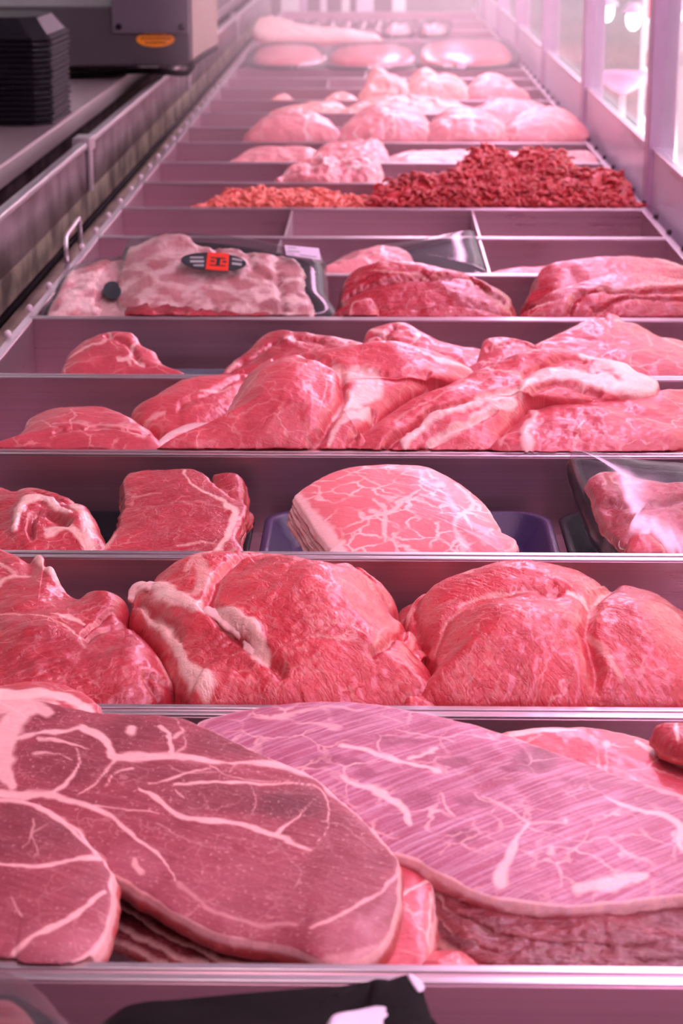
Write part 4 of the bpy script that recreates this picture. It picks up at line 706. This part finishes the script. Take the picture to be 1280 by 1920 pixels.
piece('paper_insert', 'pale lilac paper insert', -1, [(615,1955),(622,1905),(670,1893),(736,1886),(740,1955)], (1955,.69,1886,.728), thick=.0006, bulge=.0003, er=.0003, mat=M['lblpink'], res=(60,6), rag=0, disp=(.0005,40), parent=bs, clamp=False)
wrapped('wrapped_meat_pack', 'crumpled glossy film pack at the bottom left corner', [(-90,1860),(0,1850),(45,1862),(85,1890),(120,1930),(150,1990),(-90,1990)], (1990,.66,1850,.76), .02, None, [('meat_cut', None, [(-80,1900),(0,1885),(40,1900),(70,1930),(100,1985),(-80,1985)], (1990,.665,1850,.765), dict(mat='beefdark', thick=.008, bulge=.008, res=(90,20)))], None, filmbulge=.012)

# ---- the display case around the trays
case = empty('display_case', (X0, 4.5, 0)); tag(case, 'long refrigerated meat display case with mauve posts and glass front', 'display case')
YA, YB = -.1, 9.0
MB().box(-.50, .50, YA, YB, .08, RZ-TD-.006).build('cabinet_body', M['white'], case)
bevel(MB().box(-.75, .47, -.3, YB, RZ+.952, RZ+1.03).build('light_blocker', M['boxgrey'], case), .01)  # unseen slab added overhead to block spill from the shop lamp
MB().box(-.47, .47, YA, YB, 0.0, .08).build('plinth', M['black'], case)
M['gutter'] = steel('gutter_grime_reflection', (.50, .44, .36), .35, .1, .55)  # grimy steel, with a yellowish reflection painted into the base colour
M['yellow'] = steel('yellow_reflection_panel', (.56, .49, .38), .4, .1, .95)  # yellowish reflection painted in as the panel's base colour
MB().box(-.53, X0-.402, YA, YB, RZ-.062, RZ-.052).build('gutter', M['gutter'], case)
MB().tube([(-.447, YA, RZ-.030), (-.447, YB, RZ-.030)], .0055, 10).build('rubber_seal', M['black'], case, True)
bevel(MB().box(X0-.408, X0-.4015, YA, YB, RZ-.052, RZ-.004).build('support_rail', M['rim'], case), .0008)
bevel(MB().box(X0+.4015, X0+.408, YA, YB, RZ-.052, RZ-.004).build('support_rail', M['rim'], case), .0008)
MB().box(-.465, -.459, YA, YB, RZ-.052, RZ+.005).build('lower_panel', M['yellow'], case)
MB().box(-.465, -.459, YA, YB, RZ+.0052, RZ+.078).build('back_panel', M['dirty'], case)
bevel(MB().box(-.470, -.455, YA, YB, RZ+.076, RZ+.086).build('panel_rail', M['rim'], case), .003)
MB().box(-.545, -.540, YA, YB, RZ-.052, RZ+.066).build('recess_panel', M['dirty'], case)
bevel(MB().box(-.545, -.52, YA, YB, RZ+.066, RZ+.097).build('ledge_fascia', M['fascia'], case), .002)
bevel(MB().box(-1.5, -.52, YA, YB, RZ+.0971, RZ+.0995).build('service_ledge', M['fascia'], case), .0008)
MB().box(-1.5, -.56, YA, YB, 0, RZ+.066).build('service_cabinet', M['fascia'], case)
for y in (1.5, 3.24, 5.0, 6.8):
    b = MB(); b.box(-.478, -.450, y-.03, y+.03, RZ+.070, RZ+.092); b.box(-.458, -.452, y-.012, y+.012, RZ+.005, RZ+.07); bevel(b.build('rail_bracket', M['rim'], case), .002)
sd = {-1: plain('pale_stud', (.75, .68, .70), .3), 1: plain('dark_stud', (.05, .03, .04), .3)}
y = 1.30
while y < 7.5:
    for s in (-1, 1):
        b = MB(); b.ball((X0+s*.4085, y, RZ-.001), .0042, .0042, .0050); b.tube([(X0+s*.4085, y, RZ-.02), (X0+s*.4085, y, RZ)], .0025, 8); b.build('stud', sd[s], case, True)
    y += .1437
# right side: kick panel, posts and panes
MB().box(.428, .436, YA, YB, RZ-.06, RZ+.079).build('kick_panel', M['kick'], case)
bevel(MB().box(.426, .438, YA, YB, RZ+.079, RZ+.083).build('panel_rail', M['rim'], case), .001)
MB().box(X0+.408, .428, YA, YB, RZ-.062, RZ-.056).build('gutter', M['kick'], case)
ys = [3.17-1.06, 3.17, 3.17+1.04, 3.17+2.10, 3.17+3.12, 3.17+4.1, 3.17+5.1]
for y in ys:
    bevel(MB().box(.420, .461, y, y+.05, RZ-.06, RZ+.95).build('post', M['post'], case), .002)
for y0, y1 in zip([YA]+ys, ys+[YB]):
    MB().box(.4395, .4435, y0+.052, y1-.002, RZ+.084, RZ+.93).build('glass_pane', M['glass'], case)
# tray handle
t6 = [o for o in bpy.data.objects if o.get('label') == TL[6]][0]
a, b_ = at_z(125, 497, RZ), at_z(151, 457, RZ); h_ = np.array([0, 0, .036])
hd = MB().tube(cr([a+[0, 0, -.004], a+h_*.85, a+h_+(b_-a)*.06, (a+b_)/2+h_, b_+h_-(b_-a)*.06, b_+h_*.85, b_+[0, 0, -.004]], 40), .0028, 8).build('wire_handle', M['rim'], t6, True)
# inverted foam trays on the ledge
N_ST = 17; zl = RZ+.0996; c0 = at_z(97, 237, zl); first = None
for i in range(N_ST):
    L_, Wd, H, r = .235, .25, .034, .030
    f = [(L_, Wd, 0), (L_, Wd, .0030), (L_-.004, Wd-.004, .0045), (L_-.012, Wd-.012, .0065), (L_-.050, Wd-.050, H-.002), (L_-.056, Wd-.056, H), (L_-.07, Wd-.07, H)]
    g = [(L_-.075, Wd-.075, H-.003), (L_-.056, Wd-.056, H-.004), (L_-.018, Wd-.018, .004), (L_-.010, Wd-.010, 0)]
    if first is None:
        V, Fc = loft([rrect(0, 0, zz, a_, b2, .026, 1) for a_, b2, zz in f+g][::1], False, True)
        n_ = len(rrect(0, 0, 0, 1, 1, .1, 1)); m_ = len(f)
        V, Fc = loft([rrect(0, 0, zz, a_, b2, .026, 1) for a_, b2, zz in f], False, True); first = mk('foam_tray', V, Fc, M['foamblack'], None, False); o = first
        base = np.array([c0[0]-.235/2, c0[1]+.25/2+.0, zl])
        s_ = first.modifiers.new('wall', 'SOLIDIFY'); s_.thickness = .0022; s_.offset = -1
    else:
        o = first.copy(); S.collection.objects.link(o)
    o.location = base+np.array([RNG.uniform(-.0012, .0012), RNG.uniform(-.0012, .0012), i*.0085]); o.rotation_euler = (0, 0, RNG.uniform(-.008, .008))
    tag(o, 'black foam tray, topmost of the upside-down stack on the left ledge' if i == N_ST-1 else 'black foam tray, bottom one of the upside-down stack on the left ledge' if i == 0 else 'black foam tray within the upside-down stack on the left ledge', 'foam tray', 'upside-down foam trays stacked on the ledge')
# grey machine housing above the ledge
yb = 4.20; br = at_y(357, 130, yb); tl = at_y(357, 12, yb); xr = float(br[0]); zb = float(br[2]); zt = float(tl[2])
box = empty('machine_housing', (xr-.35, yb+.35, zl)); tag(box, 'grey metal machine housing with orange oval sticker standing on the left ledge', 'machine')
bevel(MB().box(xr-.95, xr, yb, yb+.70, zb+.006, zt).build('housing_body', M['boxgrey'], box), .004)
x2 = float(at_y(210, 20, yb)[0]); z2 = float(at_y(210, 62, yb)[2])
pl_ = bevel(MB().box(x2, xr-.001, yb-.006, yb-.0003, z2, zt+.03).build('front_plate', M['platel'], box), .001)
MB().box(x2, xr-.001, yb-.0003, yb+.45, zt+.0005, zt+.03).build('upper_box', M['boxgrey'], box)
for px in (223, 341):
    p = at_y(px, 50, yb-.007); MB().tube([(p[0], yb-.0062, p[2]), (p[0], yb-.011, p[2])], .006, 12).build('screw', M['foamblack'], pl_, True)
MB().box(xr+.0004, xr+.004, yb+.01, yb+.69, zb+.006, zt+.03).build('side_panel', M['tan'], box)
P = []
for i in range(36):
    t = i/36*2*math.pi; q = at_y(291.5+36*math.cos(t), 74+14*math.sin(t), yb); P.append(q)
V = [(q[0], yb-.0009-h, q[2]) for h in (0, .0008) for q in P]
st = mk('oval_sticker', V, [tuple(range(36))[::-1], tuple(range(36, 72))]+[(i, (i+1) % 36, 36+(i+1) % 36, 36+i) for i in range(36)], M['orange'], box, False); st['label'] = 'orange oval sticker with small dark lettering'
for (xa, xb, yy) in ((266, 318, 65), (264, 321, 72), (272, 312, 80)):
    x = xa
    while x < xb:
        w = RNG.uniform(2.5, 5); qa, qb = at_y(x, yy-2, yb), at_y(min(xb, x+w), yy+1.5, yb); MB().box(qa[0], qb[0], yb-.0022, yb-.0018, qb[2], qa[2]).build('lettering', M['ink'], st); x += w+1.5
w_ = [at_y(px, py, yb-.004) for px, py in ((90,142),(150,141),(200,138),(240,133),(290,133),(330,137),(352,137),(360,128))]+[at_y(362,118,yb+.02), at_y(385,102,yb+.3), at_y(405,90,yb+.62)]
MB().tube(cr(w_, 60), .0065, 10).build('rubber_edge', M['black'], box, True)
for (dx, dy) in ((-.30, .1), (-.30, .6), (-.85, .1), (-.85, .6)):
    MB().tube([(xr+dx, yb+dy, zl), (xr+dx, yb+dy, zb+.01)], .012, 12).build('foot', M['black'], box, True)

# ---- the shop beyond the glass and the far end
fe = empty('far_partition', (0, 9.4, 0)); tag(fe, 'dark partition with pale uprights behind the far end of the case', 'partition')
MB().box(-1.6, 1.2, 9.45, 9.5, 0, 2.2).build('dark_panel', plain('dark_panel', (.05, .05, .05), .4), fe)
for x0, x1, c in ((527,562,'white'), (600,612,'kick'), (640,655,'white'), (668,700,'kick'), (735,760,'white'), (560,575,'post')):
    a, b = at_y(x0, 10, 9.4), at_y(x1, 10, 9.4); bevel(MB().box(a[0], b[0], 9.38, 9.44, 0, 2.2).build('upright', M[c], fe), .003)
M['redglow'] = plain('red_cloth', (.85, .06, .07), .5); M['counterw'] = plain('white_counter', (.85, .83, .85), .35)
cw = empty('white_counter', (1.5, 6.0, 0)); tag(cw, 'bright white counter on the shop floor beyond the glass, right edge', 'counter')
bevel(MB().box(1.05, 1.9, 4.6, 7.2, 0, .86).build('counter_body', M['counterw'], cw), .01); bevel(MB().box(1.02, 1.93, 4.57, 7.23, .861, .90).build('counter_top', M['fascia'], cw), .004)
for i, (x, y, z, sx, sy, sz, lab) in enumerate([(1.25, 5.3, .9, .30, .30, .30, 'red crate on the white counter, nearest the glass'), (1.60, 5.8, .9, .30, .3, .42, 'taller red crate on the white counter, behind the nearest one'), (1.35, 6.6, .9, .4, .3, .34, 'far red crate on the white counter')]):
    c = empty('red_crate', (x, y, z)); tag(c, lab, 'crate', 'red crates on the white counter'); V, Fc = loft([rrect(x, y, z+.0005, sx*.8, sy*.8, .02, 3), rrect(x, y, z+sz, sx, sy, .02, 3), rrect(x, y, z+sz, sx-.02, sy-.02, .02, 3), rrect(x, y, z+.01, sx*.8-.02, sy*.8-.02, .02, 3)]); mk('crate_body', V, Fc, M['redglow'], c, False)
    V, Fc = loft([rrect(x, y, z+sz+.0005, sx+.02, sy+.02, .02, 3), rrect(x, y, z+sz+.02, sx+.02, sy+.02, .02, 3), rrect(x, y, z+sz+.02, sx-.01, sy-.01, .02, 3), rrect(x, y, z+sz+.0005, sx-.01, sy-.01, .02, 3)], False, False); mk('crate_rim', V, Fc, M['white'], c, False)
for i, (px, D, wd, h0, h1, mt, lab) in enumerate([(1130, 9.5, .35, 0, 1.30, 'kick', 'pale mauve shelf unit beyond the glass between the two nearest posts'), (1050, 11.0, .40, 0, 1.35, 'counterw', 'white shelf unit beyond the glass between the second and third post'), (1165, 12.0, .5, 0, 1.6, 'counterw', 'tall white shelf unit furthest beyond the glass')]):
    x = float(at_y(px, 100, D)[0]); c = empty('shelf_unit', (x, D, 0)); tag(c, lab, 'shelf', 'shelf units on the shop floor')
    for s in (-1, 1): MB().box(x+s*wd/2-.02, x+s*wd/2+.02, D, D+.4, 0, h1).build('side_panel', M[mt], c)
    for z in np.arange(.15, h1, .28):
        MB().box(x-wd/2+.021, x+wd/2-.021, D, D+.4, z, z+.02).build('shelf', M[mt], c)
        for j in range(3):
            xx = x-wd/2+.07+j*(wd-.14)/2; hh = RNG.uniform(.10, .2); g = M[RNG.choice(['redglow', 'lblpink', 'foamgrey', 'white', 'tan'])]
            o = MB().tube([(xx, D+.08, z+.0205), (xx, D+.08, z+.02+hh*.7), (xx, D+.08, z+.02+hh*.8), (xx, D+.08, z+.02+hh)], [.035, .035, .015, .015], 10).build('jar', g, None, True); tag(o, 'small jar among the goods on the shop shelves', 'jar', 'jars on the shop shelves')
lmp = plain('lamp_glow', (1, .93, .97), .4, emis=9)
for i, (px, py, D, lab) in enumerate([(1187, 35, 8.0, 'small bright pendant lamp between the two nearest posts, right one'), (1138, 20, 8.5, 'small bright pendant lamp between the two nearest posts, left one'), (1053, 24, 10.0, 'small bright pendant lamp seen between second and third post'), (1262, 30, 7.0, 'small bright pendant lamp right of the nearest post')]):
    p = at_y(px, py, D); c = empty('pendant_lamp', tuple(p)); tag(c, lab, 'lamp', 'pendant lamps in the shop')
    MB().ball(p, .028, .028, .045).build('bulb', lmp, c, True); MB().tube([p+[0, 0, .045], (p[0], p[1], 3.39)], .004, 6).build('cord', M['black'], c)
    MB().tube([p+[0, 0, .02], p+[0, 0, .06]], [.05, .02], 14, False).build('shade', M['post'], c, True)
# pink stand lamp / glass dish seen between the posts
p = at_y(1168, 145, 7.6); c = empty('pedestal_dish', (p[0], p[1], 0)); tag(c, 'pink pedestal dish on a slim white stem beyond the glass', 'dish')
V, Fc = loft([[(p[0]+r*math.cos(t), p[1]+r*math.sin(t), p[2]+z) for t in np.linspace(0, 2*math.pi, 20, endpoint=False)] for r, z in ((.01, -.06), (.04, -.045), (.085, -.01), (.09, .02), (.08, .02), (.03, -.03))]); mk('bowl', V, Fc, plain('pink_glass', (.95, .35, .60), .2), c)
MB().tube([(p[0], p[1], p[2]-.06), (p[0], p[1], .05)], .012, 10).build('stem', M['white'], c, True); MB().tube([(p[0], p[1], 0), (p[0], p[1], .05)], [.14, .03], 16).build('foot', M['white'], c, True)
# ---- cold mist hanging over the far trays
mist = bpy.data.materials.new('mist'); mist.use_nodes = True; nt = mist.node_tree; nt.nodes.remove(nt.nodes['Principled BSDF'])
vs = N(nt, 'VolumeScatter'); vs.inputs['Color'].default_value = (1, .93, .95, 1); vs.inputs['Density'].default_value = .16; vs.inputs['Anisotropy'].default_value = .2
nt.links.new(vs.outputs[0], nt.nodes['Material Output'].inputs['Volume'])
o = MB().box(-.37, .41, 3.5, 7.6, RZ+.0015, RZ+.42).build('mist', mist); tag(o, 'thin pale mist hanging over the far trays', 'mist', kind='stuff')
